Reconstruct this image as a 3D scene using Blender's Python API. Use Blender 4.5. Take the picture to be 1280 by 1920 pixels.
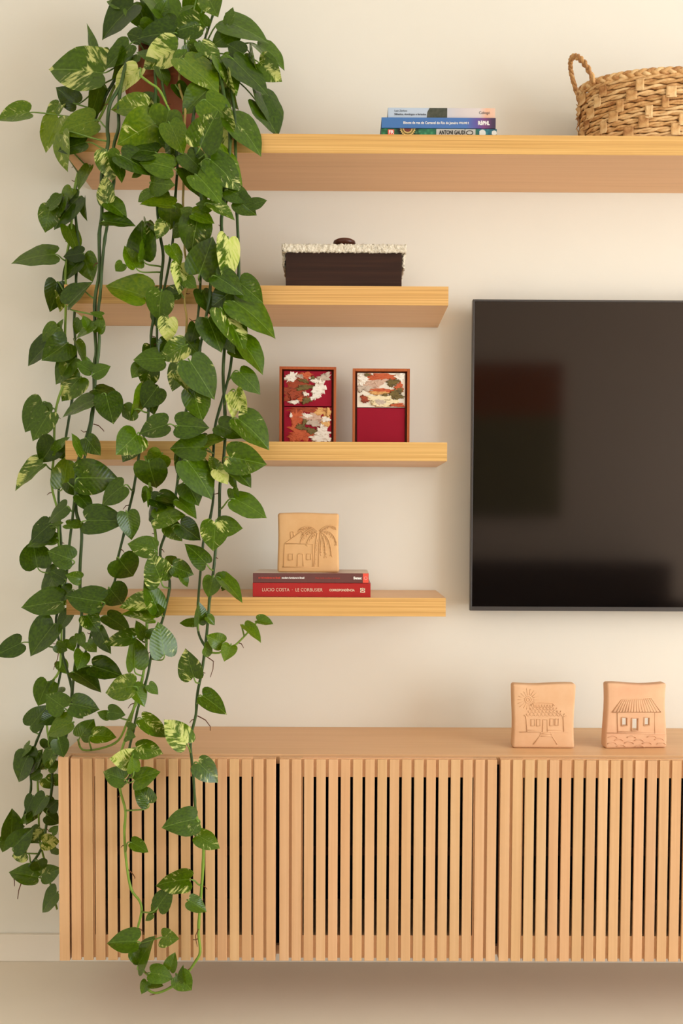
import bpy, bmesh, math, random
from mathutils import Vector, Matrix

random.seed(7)
for o in list(bpy.data.objects):
    bpy.data.objects.remove(o, do_unlink=True)
scene = bpy.context.scene
COL = scene.collection

# ------------------------------------------------------------------ camera
F_PX, PITCH, ROLL, YAW = 1798.5, -0.039, 0.00462, 0.00407
PPX, PPY = 14.7, 85.1
CAM = Vector((0.6392, -2.4462, 1.1417))
_cp, _sp = math.cos(PITCH), math.sin(PITCH)
_cy, _sy = math.cos(YAW), math.sin(YAW)
FWD = Vector((_sy * _cp, _cy * _cp, _sp))
_r = Vector((_cy, -_sy, 0))
_u = _r.cross(FWD)
RGT = _r * math.cos(ROLL) + _u * math.sin(ROLL)
UPV = _u * math.cos(ROLL) - _r * math.sin(ROLL)
cam_data = bpy.data.cameras.new('camera')
cam_data.sensor_fit = 'HORIZONTAL'
cam_data.sensor_width = 36.0
cam_data.lens = F_PX * 36.0 / 1280.0
cam_data.shift_x = -PPX / 1280.0
cam_data.shift_y = PPY / 1280.0
cam_data.clip_start = 0.05
cam = bpy.data.objects.new('camera', cam_data)
COL.objects.link(cam)
cam.matrix_world = Matrix(((RGT.x, UPV.x, -FWD.x, CAM.x), (RGT.y, UPV.y, -FWD.y, CAM.y),
                           (RGT.z, UPV.z, -FWD.z, CAM.z), (0, 0, 0, 1)))
scene.camera = cam


def at(px, py, Y):
    """point of the room seen at photo position (px, py), at distance Y from the wall"""
    d = FWD * F_PX + RGT * (px - 640 - PPX) - UPV * (py - 960 - PPY)
    return CAM + d * ((Y - CAM.y) / d.y)


# ------------------------------------------------------------------ light
world = bpy.data.worlds.new('daylight_world')
scene.world = world
world.use_nodes = True
world.node_tree.nodes['Background'].inputs[0].default_value = (1.0, 0.96, 0.9, 1)
world.node_tree.nodes['Background'].inputs[1].default_value = 1.0


def area(name, loc, target, sx, sy, power, color):
    l = bpy.data.lights.new(name, 'AREA')
    l.shape = 'RECTANGLE'
    l.size, l.size_y = sx, sy
    l.energy = power
    l.color = color
    o = bpy.data.objects.new(name, l)
    COL.objects.link(o)
    o.location = loc
    o.rotation_euler = (Vector(target) - Vector(loc)).to_track_quat('-Z', 'Y').to_euler()
    return o


ROOM_X0, ROOM_X1, ROOM_Y0, ROOM_H = -1.1, 4.7, -4.6, 2.95
WIN_Y0, WIN_Y1, WIN_Z0, WIN_Z1 = -4.5, -1.3, 0.12, 2.45
area('daylight_window', (ROOM_X1 + 0.12, (WIN_Y0 + WIN_Y1) / 2, (WIN_Z0 + WIN_Z1) / 2),
     (0, (WIN_Y0 + WIN_Y1) / 2, (WIN_Z0 + WIN_Z1) / 2), 3.2, 2.33, 216, (0.90, 0.98, 1.03))
W2_X0, W2_X1, W2_Z0, W2_Z1 = -0.95, 0.55, 0.9, 2.4  # made-up opening in the unseen wall, lets in extra frontal light
area('added_front_fill', ((W2_X0 + W2_X1) / 2, ROOM_Y0 - 0.12, (W2_Z0 + W2_Z1) / 2), ((W2_X0 + W2_X1) / 2, 0, (W2_Z0 + W2_Z1) / 2),
     W2_X1 - W2_X0, W2_Z1 - W2_Z0, 11, (0.905, 0.98, 1.02))  # added fill lamp, brightens the left side and flattens the falloff

vs = scene.view_settings
vs.view_transform = 'Standard'
vs.look = 'None'
vs.exposure = 0.0
vs.gamma = 1.0
vs.use_curve_mapping = False


# ------------------------------------------------------------------ materials
def lin(c):
    return tuple((v / 255 / 12.92 if v / 255 <= 0.04045 else ((v / 255 + 0.055) / 1.055) ** 2.4) for v in c) + (1,)


def mat(name, color=(128, 128, 128), rough=0.6, spec=0.3, metal=0.0):
    m = bpy.data.materials.new(name)
    m.use_nodes = True
    b = m.node_tree.nodes['Principled BSDF']
    b.inputs['Base Color'].default_value = lin(color)
    b.inputs['Roughness'].default_value = rough
    b.inputs['Specular IOR Level'].default_value = spec
    b.inputs['Metallic'].default_value = metal
    return m


class NT:
    def __init__(self, m):
        self.t = m.node_tree
        self.b = m.node_tree.nodes['Principled BSDF']

    def n(self, kind, **kw):
        x = self.t.nodes.new(kind)
        for k, v in kw.items():
            if k.startswith('i_'):
                key = k[2:]
                x.inputs[int(key) if key.isdigit() else key.replace('_', ' ')].default_value = v
            else:
                setattr(x, k, v)
        return x

    def l(self, a, b):
        self.t.links.new(a, b)

    def math(self, op, a, b=None, c=None, clamp=False):
        x = self.t.nodes.new('ShaderNodeMath')
        x.operation = op
        x.use_clamp = clamp
        for i, v in enumerate((a, b, c)):
            if v is None:
                continue
            if isinstance(v, (int, float)):
                x.inputs[i].default_value = v
            else:
                self.l(v, x.inputs[i])
        return x.outputs[0]

    def ramp(self, fac, stops):
        r = self.t.nodes.new('ShaderNodeValToRGB')
        el = r.color_ramp.elements
        while len(el) > 1:
            el.remove(el[-1])
        el[0].position, el[0].color = stops[0][0], lin(stops[0][1])
        for p, c in stops[1:]:
            e = el.new(p)
            e.color = lin(c)
        self.l(fac, r.inputs[0])
        return r.outputs[0]

    def mix(self, fac, a, b, mode='MIX'):
        x = self.t.nodes.new('ShaderNodeMix')
        x.data_type = 'RGBA'
        x.blend_type = mode
        for s, v in ((x.inputs['Factor'], fac), (x.inputs['A'], a), (x.inputs['B'], b)):
            if isinstance(v, (int, float)):
                s.default_value = v
            elif isinstance(v, tuple):
                s.default_value = lin(v) if len(v) == 3 else v
            else:
                self.l(v, s)
        return x.outputs['Result']

    def bump(self, h, strength=0.3, dist=0.002):
        x = self.n('ShaderNodeBump')
        x.inputs['Strength'].default_value = strength
        x.inputs['Distance'].default_value = dist
        self.l(h, x.inputs['Height'])
        self.l(x.outputs[0], self.b.inputs['Normal'])


def mottled(name, c1, c2, scale=3, rough=0.6, spec=0.3, bump=0.0, bscale=60, bdist=0.001):
    m = mat(name, c1, rough, spec)
    t = NT(m)
    co = t.n('ShaderNodeTexCoord').outputs['Object']
    nz = t.n('ShaderNodeTexNoise', i_Scale=scale, i_Detail=5.0, i_Roughness=0.6)
    t.l(co, nz.inputs['Vector'])
    t.l(t.ramp(nz.outputs['Fac'], [(0.3, c1), (0.7, c2)]), t.b.inputs['Base Color'])
    if bump:
        n2 = t.n('ShaderNodeTexNoise', i_Scale=bscale, i_Detail=3.0)
        t.l(co, n2.inputs['Vector'])
        t.bump(n2.outputs['Fac'], bump, bdist)
    return m


def wood(name, dark, mid, light, axis='X', fine=150, rough=0.45, contrast=1.0, tint=0.12, spec=0.35, broad=0.45):
    """procedural wood: grain runs along axis, in the object's own coordinates"""
    m = mat(name, mid, rough, spec)
    t = NT(m)
    co = t.n('ShaderNodeTexCoord').outputs['Object']
    info = t.n('ShaderNodeObjectInfo')
    mp = t.n('ShaderNodeMapping')
    s = {'X': (2.2, fine, fine), 'Z': (fine, fine, 2.2), 'Y': (fine, 2.2, fine)}[axis]
    mp.inputs['Scale'].default_value = s
    t.l(co, mp.inputs['Vector'])
    off = t.n('ShaderNodeVectorMath', operation='MULTIPLY')
    comb = t.n('ShaderNodeCombineXYZ')
    for i in range(3):
        t.l(info.outputs['Random'], comb.inputs[i])
    off.inputs[1].default_value = (37.0, 71.0, 53.0)
    t.l(comb.outputs[0], off.inputs[0])
    add = t.n('ShaderNodeVectorMath', operation='ADD')
    t.l(mp.outputs[0], add.inputs[0])
    t.l(off.outputs[0], add.inputs[1])
    n1 = t.n('ShaderNodeTexNoise', i_Scale=1.0, i_Detail=4.0, i_Roughness=0.6)
    t.l(add.outputs[0], n1.inputs['Vector'])
    mp2 = t.n('ShaderNodeMapping')
    k = fine / 11.0
    mp2.inputs['Scale'].default_value = {'X': (1.1, k, k), 'Z': (k, k, 1.1), 'Y': (k, 1.1, k)}[axis]
    t.l(co, mp2.inputs['Vector'])
    add2 = t.n('ShaderNodeVectorMath', operation='ADD')
    t.l(mp2.outputs[0], add2.inputs[0])
    t.l(off.outputs[0], add2.inputs[1])
    n2 = t.n('ShaderNodeTexNoise', i_Scale=1.0, i_Detail=3.0, i_Roughness=0.5, i_Distortion=0.6)
    t.l(add2.outputs[0], n2.inputs['Vector'])
    f = t.math('ADD', t.math('MULTIPLY', n1.outputs['Fac'], 1 - broad), t.math('MULTIPLY', n2.outputs['Fac'], broad))
    w = 0.22 / contrast
    col = t.ramp(f, [(0.5 - w, dark), (0.5, mid), (0.5 + w, light)])
    hsv = t.n('ShaderNodeHueSaturation')
    t.l(col, hsv.inputs['Color'])
    t.l(t.math('ADD', t.math('MULTIPLY', info.outputs['Random'], tint), 1 - tint * 0.5), hsv.inputs['Value'])
    t.l(t.math('ADD', t.math('MULTIPLY', t.math('FRACT', t.math('MULTIPLY', info.outputs['Random'], 7.3)), 0.010), 0.495),
        hsv.inputs['Hue'])
    t.l(hsv.outputs[0], t.b.inputs['Base Color'])
    t.bump(n1.outputs['Fac'], 0.12, 0.0006)
    return m


M = {}
M['wall'] = mottled('warm_white_wall_paint', (229, 223, 210), (232, 226, 213), 1.6, 0.75, 0.2, 0.05, 220, 0.0006)
M['ceiling'] = mat('ceiling_paint', (246, 243, 238), 0.8, 0.1)
M['floor'] = mottled('beige_microcement', (222, 208, 188), (228, 215, 196), 2.2, 0.38, 0.4, 0.04, 30, 0.001)
M['baseboard'] = mottled('baseboard_paint', (230, 219, 203), (234, 224, 208), 5, 0.5, 0.3)
M['beech'] = wood('beech_veneer', (212, 163, 116), (226, 178, 130), (236, 191, 144), 'X', 90, 0.42, 0.8, 0.03)
M['beech_v'] = wood('beech_slat_wood', (200, 152, 106), (214, 169, 122), (226, 185, 140), 'Z', 120, 0.45, 0.85, 0.10)
M['oak'] = wood('oak_edging', (192, 145, 78), (214, 168, 98), (228, 186, 116), 'X', 520, 0.45, 1.35, 0.04, 0.35, 0.2)
M['inside'] = mat('shade_toned_cabinet_interior', (20, 14, 11), 0.8, 0.1)  # shade behind the slats put into the colour as near-black
M['inside_wood'] = mat('cabinet_inner_shelf', (60, 38, 24), 0.7, 0.1)
M['terracotta'] = mottled('terracotta', (158, 90, 62), (178, 108, 78), 9, 0.8, 0.15, 0.2, 120, 0.001)
M['soil'] = mottled('dark_soil', (44, 29, 19), (76, 52, 36), 40, 0.95, 0.05, 0.6, 90, 0.006)
M['bark'] = mottled('coir_stake', (96, 56, 32), (136, 84, 50), 60, 0.95, 0.05, 0.6, 160, 0.004)


# ------------------------------------------------------------------ geometry helpers
class MB:
    def __init__(self):
        self.v, self.f, self.uv = [], [], None

    def add(self, verts, faces):
        n = len(self.v)
        self.v += [tuple(p) for p in verts]
        self.f += [tuple(i + n for i in q) for q in faces]

    def box(self, a, b):
        (x0, y0, z0), (x1, y1, z1) = a, b
        self.add([(x0, y0, z0), (x1, y0, z0), (x1, y1, z0), (x0, y1, z0), (x0, y0, z1), (x1, y0, z1), (x1, y1, z1), (x0, y1, z1)],
                 [(0, 3, 2, 1), (4, 5, 6, 7), (0, 1, 5, 4), (1, 2, 6, 5), (2, 3, 7, 6), (3, 0, 4, 7)])

    def tube(self, pts, rad, seg=6, caps=True, closed=False, flat=1.0):
        pts = [Vector(p) for p in pts]
        n = len(pts)
        if not isinstance(rad, (list, tuple)):
            rad = [rad] * n
        ref = Vector((0.31, 0.17, 0.93))
        verts, faces = [], []
        prev = None
        for i, p in enumerate(pts):
            if closed:
                t = pts[(i + 1) % n] - pts[i - 1]
            else:
                t = pts[min(i + 1, n - 1)] - pts[max(i - 1, 0)]
            if t.length < 1e-9:
                t = Vector((0, 0, 1))
            t.normalize()
            a = prev if prev is not None else ref
            a = a - t * a.dot(t)
            if a.length < 1e-4:
                a = t.orthogonal()
            a.normalize()
            prev = a
            b = t.cross(a)
            for k in range(seg):
                w = 2 * math.pi * k / seg
                verts.append(p + a * (rad[i] * math.cos(w)) + b * (rad[i] * flat * math.sin(w)))
        m = n if closed else n - 1
        for i in range(m):
            j = (i + 1) % n
            for k in range(seg):
                q = (k + 1) % seg
                faces.append((i * seg + k, i * seg + q, j * seg + q, j * seg + k))
        if caps and not closed:
            faces.append(tuple(reversed(range(seg))))
            faces.append(tuple(range((n - 1) * seg, n * seg)))
        self.add(verts, faces)

    def lathe(self, prof, seg=40, c=(0, 0), sx=1.0, sy=1.0):
        verts, faces = [], []
        for r, z in prof:
            for k in range(seg):
                w = 2 * math.pi * k / seg
                verts.append((c[0] + r * sx * math.cos(w), c[1] + r * sy * math.sin(w), z))
        for i in range(len(prof) - 1):
            for k in range(seg):
                q = (k + 1) % seg
                faces.append((i * seg + k, i * seg + q, (i + 1) * seg + q, (i + 1) * seg + k))
        faces.append(tuple(reversed(range(seg))))
        faces.append(tuple(range((len(prof) - 1) * seg, len(prof) * seg)))
        self.add(verts, faces)

    def mesh(self, name, smooth=False, bevel=0.0, seg=2):
        me = bpy.data.meshes.new(name)
        me.from_pydata(self.v, [], self.f)
        if bevel:
            bm = bmesh.new()
            bm.from_mesh(me)
            bmesh.ops.bevel(bm, geom=bm.edges[:], offset=bevel, segments=seg, affect='EDGES', profile=0.6)
            bm.to_mesh(me)
            bm.free()
        if smooth:
            for p in me.polygons:
                p.use_smooth = True
        me.update()
        return me

    def build(self, name, material, parent=None, loc=None, smooth=False, bevel=0.0, seg=2, rot=None):
        """link the collected shape as one object; loc (parent space) becomes its origin when given"""
        if loc is not None:
            L = Vector(loc)
            self.v = [tuple(Vector(p) - L) for p in self.v]
        o = bpy.data.objects.new(name, self.mesh(name, smooth, bevel, seg))
        o.data.materials.append(M[material] if isinstance(material, str) else material)
        COL.objects.link(o)
        if parent is not None:
            o.parent = parent
        if loc is not None:
            o.location = L
        if rot is not None:
            o.rotation_euler = rot
        return o


def box_obj(name, a, b, material, parent=None, bevel=0.0, seg=2):
    mb = MB()
    mb.box(a, b)
    c = tuple((a[i] + b[i]) / 2 for i in range(3))
    return mb.build(name, material, parent, c, bevel=bevel, seg=seg)


def tag(o, label, cat, group=None):
    o['label'] = label
    o['category'] = cat
    if group:
        o['group'] = group
    return o


def struct(o, label=None):
    o['kind'] = 'structure'
    if label:
        o['label'] = label
    return o


def empty(name, loc, rz=0.0):
    o = bpy.data.objects.new(name, None)
    o.empty_display_size = 0.05
    COL.objects.link(o)
    o.location = loc
    o.rotation_euler = (0, 0, rz)
    return o


def child_copy(src, parent, loc=None, rot=None):
    c = src.copy()
    COL.objects.link(c)
    c.parent = parent
    if loc is not None:
        c.location = loc
    if rot is not None:
        c.rotation_euler = rot
    return c


def text(name, s, size, material, parent, loc, bold=0.0, align='LEFT', depth=0.0001, width=None, rot=None, shear=0.0):
    """flat printed lettering facing the camera side (-Y)"""
    cu = bpy.data.curves.new(name, 'FONT')
    cu.body = s
    cu.size = size
    cu.align_x = align
    cu.align_y = 'CENTER'
    cu.offset = bold
    cu.shear = shear
    cu.resolution_u = 3
    cu.extrude = depth
    tmp = bpy.data.objects.new(name + '_tmp', cu)
    COL.objects.link(tmp)
    dg = bpy.context.evaluated_depsgraph_get()
    me = bpy.data.meshes.new_from_object(tmp.evaluated_get(dg))
    me.name = name
    bpy.data.objects.remove(tmp, do_unlink=True)
    xs = [v.co.x for v in me.vertices]
    if width and xs:
        k = width / max(1e-6, (max(xs) - min(xs)))
        for v in me.vertices:
            v.co.x *= k
    me.transform(Matrix.Rotation(math.pi / 2, 4, 'X'))
    me.materials.clear()
    me.materials.append(M[material] if isinstance(material, str) else material)
    o = bpy.data.objects.new(name, me)
    COL.objects.link(o)
    o.parent = parent
    o.location = loc
    if rot:
        o.rotation_euler = rot
    return o


# ------------------------------------------------------------------ room
def wall(name, a, b, material='wall'):
    return struct(box_obj(name, a, b, material))


wall('wall_back', (ROOM_X0 - 0.1, 0.0, -0.1), (ROOM_X1 + 0.1, 0.1, ROOM_H))
wall('floor', (ROOM_X0 - 0.1, ROOM_Y0 - 0.1, -0.1), (ROOM_X1 + 0.1, 0.0, 0.0), 'floor')
wall('ceiling', (ROOM_X0 - 0.1, ROOM_Y0 - 0.1, ROOM_H), (ROOM_X1 + 0.1, 0.1, ROOM_H + 0.1), 'ceiling')
wall('wall_left', (ROOM_X0 - 0.1, ROOM_Y0 - 0.1, 0.0), (ROOM_X0, 0.0, ROOM_H))
M['wall_warm'] = mottled('warm_sand_wall_paint', (224, 192, 168), (228, 197, 173), 1.6, 0.75, 0.2)
wq = MB()
wq.box((ROOM_X0, ROOM_Y0 - 0.1, 0.0), (W2_X0, ROOM_Y0, ROOM_H))
wq.box((W2_X1, ROOM_Y0 - 0.1, 0.0), (ROOM_X1 + 0.1, ROOM_Y0, ROOM_H))
wq.box((W2_X0, ROOM_Y0 - 0.1, 0.0), (W2_X1, ROOM_Y0, W2_Z0))
wq.box((W2_X0, ROOM_Y0 - 0.1, W2_Z1), (W2_X1, ROOM_Y0, ROOM_H))
struct(wq.build('wall_front', 'wall_warm', loc=(1.8, ROOM_Y0, 1.4)))
wr = MB()
wr.box((ROOM_X1, ROOM_Y0, 0.0), (ROOM_X1 + 0.1, WIN_Y0, ROOM_H))
wr.box((ROOM_X1, WIN_Y1, 0.0), (ROOM_X1 + 0.1, 0.0, ROOM_H))
wr.box((ROOM_X1, WIN_Y0, WIN_Z1), (ROOM_X1 + 0.1, WIN_Y1, ROOM_H))
wr.box((ROOM_X1, WIN_Y0, 0.0), (ROOM_X1 + 0.1, WIN_Y1, WIN_Z0))
struct(wr.build('wall_right', 'wall', loc=(ROOM_X1, -2.3, 1.4)))
M['window_frame'] = mat('window_frame_aluminium', (70, 66, 62), 0.4, 0.5)
wf = MB()
for y in (WIN_Y0, (WIN_Y0 + WIN_Y1) / 2 - 0.03, WIN_Y1 - 0.06):
    wf.box((ROOM_X1 + 0.02, y, WIN_Z0), (ROOM_X1 + 0.07, y + 0.06, WIN_Z1))
for z in (WIN_Z0, WIN_Z1 - 0.06):
    wf.box((ROOM_X1 + 0.02, WIN_Y0, z), (ROOM_X1 + 0.07, WIN_Y1, z + 0.06))
struct(wf.build('window_1', 'window_frame', loc=(ROOM_X1 + 0.05, -2.5, 0.06)))
wf = MB()
for x in (W2_X0, (W2_X0 + W2_X1) / 2 - 0.025, W2_X1 - 0.05):
    wf.box((x, ROOM_Y0 - 0.07, W2_Z0), (x + 0.05, ROOM_Y0 - 0.02, W2_Z1))
for z in (W2_Z0, W2_Z1 - 0.05):
    wf.box((W2_X0, ROOM_Y0 - 0.07, z), (W2_X1, ROOM_Y0 - 0.02, z + 0.05))
struct(wf.build('added_window', 'window_frame', loc=(-0.2, ROOM_Y0 - 0.05, 0.9)))  # frame of the invented opening around the fill lamp
bb = MB()
bb.box((ROOM_X0, -0.012, 0.0), (ROOM_X1, 0.0, 0.070))
struct(bb.build('baseboard_back', 'baseboard', loc=(0.7, -0.006, 0.0), bevel=0.002))

# ------------------------------------------------------------------ shelves
SH_D, SH_T = 0.25, 0.0425
SH_Z = [2.0101, 1.6715, 1.3194, 0.9634]
SH_X1 = [2.42, 0.87, 0.87, 0.87]
LBL = ['long top floating oak shelf running above the television and holding the basket',
       'short floating oak shelf holding the dark box, second from the top',
       'short floating oak shelf holding the two framed paintings',
       'lowest short floating oak shelf holding the red books and clay tile']
for z, x1, lb in zip(SH_Z, SH_X1, LBL):
    s = empty('floating_shelf', (x1 / 2, 0, z - SH_T))
    tag(s, lb, 'shelf', 'floating oak wall shelves')
    m = MB()
    m.box((-x1 / 2, -SH_D + 0.0012, 0), (x1 / 2, -0.0005, SH_T))
    m.build('board', 'beech', s, (0, -0.125, SH_T / 2))
    m = MB()
    m.box((-x1 / 2, -SH_D, 0.0), (x1 / 2, -SH_D + 0.0013, SH_T))
    e = m.build('front_edging', 'oak', s, (0, -SH_D, SH_T / 2))
    e['label'] = 'yellower straight grained oak edging'

# ------------------------------------------------------------------ slatted cabinet
CB_X0, CB_X1, CB_D = -0.001, 2.44, 0.317
CB_ZT, CB_ZB = 0.6102, 0.1455
cab = empty('media_cabinet', (CB_X0, 0, CB_ZB))
tag(cab, 'wall hung beech media cabinet with slatted doors below the television', 'cabinet')


def cpart(name, a, b, material, parent=cab, bevel=0.0):
    mb = MB()
    mb.box(a, b)
    c = tuple((a[i] + b[i]) / 2 for i in range(3))
    L = Vector(c)
    mb.v = [tuple(Vector(p) - L) for p in mb.v]
    o = bpy.data.objects.new(name, mb.mesh(name, False, bevel, 2))
    o.data.materials.append(M[material])
    COL.objects.link(o)
    o.parent = parent
    o.location = L - (Vector(cab.location) if parent is cab else Vector(cab.location) + Vector(parent.location))
    return o


CF = -CB_D
cpart('top_panel', (CB_X0, CF + 0.028, CB_ZT - 0.022), (CB_X1, -0.001, CB_ZT), 'beech', bevel=0.0006)
cpart('bottom_panel', (CB_X0 + 0.02, CF + 0.028, CB_ZB + 0.004), (CB_X1 - 0.02, -0.001, CB_ZB + 0.024), 'beech')
cpart('back_panel', (CB_X0 + 0.02, -0.02, CB_ZB + 0.024), (CB_X1 - 0.02, -0.001, CB_ZT - 0.022), 'inside')
cpart('inner_shelf', (CB_X0 + 0.02, CF + 0.05, CB_ZB + 0.225), (CB_X1 - 0.02, -0.02, CB_ZB + 0.245), 'inside_wood')
for x in (CB_X0, CB_X1 - 0.0225):
    mb = MB()
    mb.box((0, 0, 0), (0.0225, CB_D - 0.001, CB_ZT - CB_ZB - 0.0222))
    mb.box((0, 0, CB_ZT - CB_ZB - 0.0222), (0.0225, 0.0275, CB_ZT - CB_ZB - 0.001))
    mb.build('end_panel', 'beech_v', cab, None).location = (x - CB_X0, CF, 0)
for i, xp in enumerate((520, 933)):
    xd = at(xp, 1600, CF + 0.03).x
    cpart('divider', (xd - 0.009, CF + 0.04, CB_ZB + 0.024), (xd + 0.009, -0.02, CB_ZT - 0.022), 'inside')


def door(px0, px1, nsl):
    x0, x1 = at(px0, 1600, CF).x, at(px1, 1600, CF).x
    zt, zb = CB_ZT - 0.003, CB_ZB + 0.001
    d = bpy.data.objects.new('door', None)
    d.empty_display_size = 0.05
    COL.objects.link(d)
    d.parent = cab
    d.location = Vector((x0, CF + 0.026, zb)) - Vector(cab.location)
    yb, ym = CF + 0.022, CF + 0.0065
    sw = (x1 - x0 + 0.0063) / nsl
    st = 2 * sw - 0.003
    cpart('door_stile', (x0, ym, zb + 0.004), (x0 + st, yb, zt), 'beech_v', d)
    cpart('door_stile', (x1 - st, ym, zb + 0.004), (x1, yb, zt), 'beech_v', d)
    cpart('door_rail', (x0 + st, ym, zt - 0.043), (x1 - st, yb, zt), 'beech', d)
    cpart('door_rail', (x0 + st, ym, zb + 0.004), (x1 - st, yb, zb + 0.056), 'beech', d)
    first = None
    for k in range(nsl):
        a = x0 + k * sw
        if first is None:
            first = cpart('slat', (a, CF, zb), (a + sw - 0.0063, ym, zt - 0.0015), 'beech_v', d, 0.0009)
        else:
            child_copy(first, d, Vector(first.location) + Vector((k * sw, 0, 0)))


door(133.0, 516.5, 17)
door(523.7, 929.8, 18)
door(936.6, 1343.0, 18)
door(1349.5, 1756.0, 18)

# ------------------------------------------------------------------ television
TV_Y = -0.075
M['tv_frame'] = mat('dark_grey_tv_bezel', (62, 58, 56), 0.35, 0.5)
M['tv_screen'] = mat('glossy_black_screen', (9, 8, 8), 0.075, 0.55)
tl, bl = at(884.2, 561, TV_Y), at(883.0, 1145, TV_Y)
tvx0, tvz1, tvz0 = (tl.x + bl.x) / 2, tl.z, bl.z
tvx1 = tvx0 + (tvz1 - tvz0) * 16 / 9 * 0.99
tv = empty('television', ((tvx0 + tvx1) / 2, 0, tvz0))
tag(tv, 'large flat television with dark glossy screen mounted on the wall', 'television')
tx = (tvx1 - tvx0) / 2
th = tvz1 - tvz0


def tvbox(name, a, b, m, bev=0.0):
    mb = MB()
    mb.box(a, b)
    return mb.build(name, m, tv, tuple((a[i] + b[i]) / 2 for i in range(3)), bevel=bev)


M['tv_back'] = mat('black_plastic', (18, 17, 17), 0.6, 0.3)
tvbox('back_housing', (-tx + 0.008, TV_Y + 0.008, 0.006), (tx - 0.008, -0.02, th - 0.006), 'tv_back')
tvbox('wall_bracket', (-0.25, -0.021, th / 2 - 0.2), (0.25, -0.0005, th / 2 + 0.2), 'tv_back')
tvbox('screen', (-tx + 0.0045, TV_Y + 0.0015, 0.0105), (tx - 0.0045, TV_Y + 0.0082, th - 0.005), 'tv_screen')
tvbox('bezel', (-tx, TV_Y, 0), (-tx + 0.0045, TV_Y + 0.02, th), 'tv_frame', 0.0008)
tvbox('bezel', (tx - 0.0045, TV_Y, 0), (tx, TV_Y + 0.02, th), 'tv_frame', 0.0008)
tvbox('bezel', (-tx + 0.0045, TV_Y, th - 0.005), (tx - 0.0045, TV_Y + 0.02, th), 'tv_frame', 0.0008)
tvbox('bottom_bezel', (-tx + 0.0045, TV_Y, 0), (tx - 0.0045, TV_Y + 0.02, 0.0105), 'tv_frame', 0.0008)

# ------------------------------------------------------------------ paper, print and paint colours
for nm, c, r in (('paper', (232, 224, 208), 0.8), ('print_white', (240, 236, 230), 0.6), ('print_black', (28, 26, 26), 0.6),
                 ('print_cream', (238, 214, 184), 0.6), ('print_red', (206, 74, 58), 0.6), ('print_grey', (70, 74, 84), 0.6),
                 ('red_cover', (172, 36, 34), 0.4), ('maroon_cover', (104, 62, 58), 0.45), ('coral', (232, 88, 70), 0.45),
                 ('grey_panel', (188, 184, 176), 0.5), ('knob_wood', (74, 38, 24), 0.35)):
    M[nm] = mat(nm, c, r, 0.3)


def spine_material(name, stops, scale=60, spots=None, rough=0.35):
    """printed cover: colour bands along x, as stops in metres from the book's left end, plus printed blotches"""
    m = mat(name, stops[0][1], rough, 0.35)
    t = NT(m)
    co = t.n('ShaderNodeTexCoord').outputs['Object']
    sp = t.n('ShaderNodeSeparateXYZ')
    t.l(co, sp.inputs[0])
    nz = t.n('ShaderNodeTexNoise', i_Scale=scale, i_Detail=3.0)
    t.l(co, nz.inputs['Vector'])
    x = t.math('ADD', sp.outputs[0], t.math('MULTIPLY', t.math('SUBTRACT', nz.outputs['Fac'], 0.5), 0.012))
    col = t.ramp(t.math('ADD', t.math('MULTIPLY', x, 3.0), 0.5), stops)
    if spots:
        v = t.n('ShaderNodeTexVoronoi', i_Scale=spots[0])
        t.l(co, v.inputs['Vector'])
        c2 = t.ramp(v.outputs['Distance'], spots[1])
        col = t.mix(spots[2], col, c2)
    t.l(col, t.b.inputs['Base Color'])
    return m


def book(name, label, px0, px1, py0, py1, yfront, depth, cover, zbase=None, rz=0.0, top_mat=None, group=None, round_spine=0.0):
    """book lying flat, spine to the camera. Returns (root, width, height)"""
    a, b = at(px0, (py0 + py1) / 2, yfront), at(px1, (py0 + py1) / 2, yfront)
    zt, zb = at((px0 + px1) / 2, py0, yfront).z, at((px0 + px1) / 2, py1, yfront).z
    if zbase is not None:
        zb = zbase
    w, h = b.x - a.x, zt - zb
    r = empty(name, ((a.x + b.x) / 2, yfront, zb), rz)
    tag(r, label, 'book', group)
    ct = 0.0018
    cm = MB()
    cm.box((-w / 2, 0, 0), (w / 2, depth, ct))
    cm.build('back_cover', cover, r, bevel=0.0003)
    cm = MB()
    cm.box((-w / 2, 0, h - ct), (w / 2, depth, h))
    cm.build('front_cover', top_mat or cover, r, bevel=0.0003)
    cm = MB()
    cm.box((-w / 2, -0.0008, 0.0002), (w / 2, ct, h - 0.0002))
    cm.build('spine', cover, r, bevel=0.0006)
    cm = MB()
    cm.box((-w / 2 + 0.003, ct, ct), (w / 2 - 0.003, depth - 0.004, h - ct))
    cm.build('page_block', 'paper', r)
    return r, w, h


def fx(w, px, px0, px1):
    return -w / 2 + w * (px - px0) / (px1 - px0)


# books on the top shelf -------------------------------------------------------
Y1 = -0.235
M['gaudi'] = spine_material('colourful_photo_spine', [(0.0, (36, 104, 62)), (0.2, (40, 112, 66)), (0.22, (30, 24, 20)), (0.35, (32, 26, 20)), (0.38, (52, 128, 90)),
                            (0.75, (60, 134, 100)), (0.79, (40, 108, 150)), (1.0, (64, 120, 110))], 90,
                            (95, [(0.0, (110, 176, 132)), (0.3, (40, 112, 72)), (0.6, (18, 36, 26))], 0.45))
M['blue_cover'] = spine_material('blue_to_violet_spine', [(0.08, (66, 112, 168)), (0.68, (72, 110, 170)), (0.76, (92, 82, 150)), (0.81, (120, 66, 118)),
                                 (0.86, (70, 52, 80)), (0.93, (52, 46, 56))], 40)
M['pale_cover'] = spine_material('pale_painted_spine', [(0.1, (176, 190, 206)), (0.4, (184, 194, 208)), (0.62, (202, 192, 192)), (0.76, (212, 200, 196)),
                                 (0.8, (228, 176, 144)), (0.9, (222, 190, 170))], 55)
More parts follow.
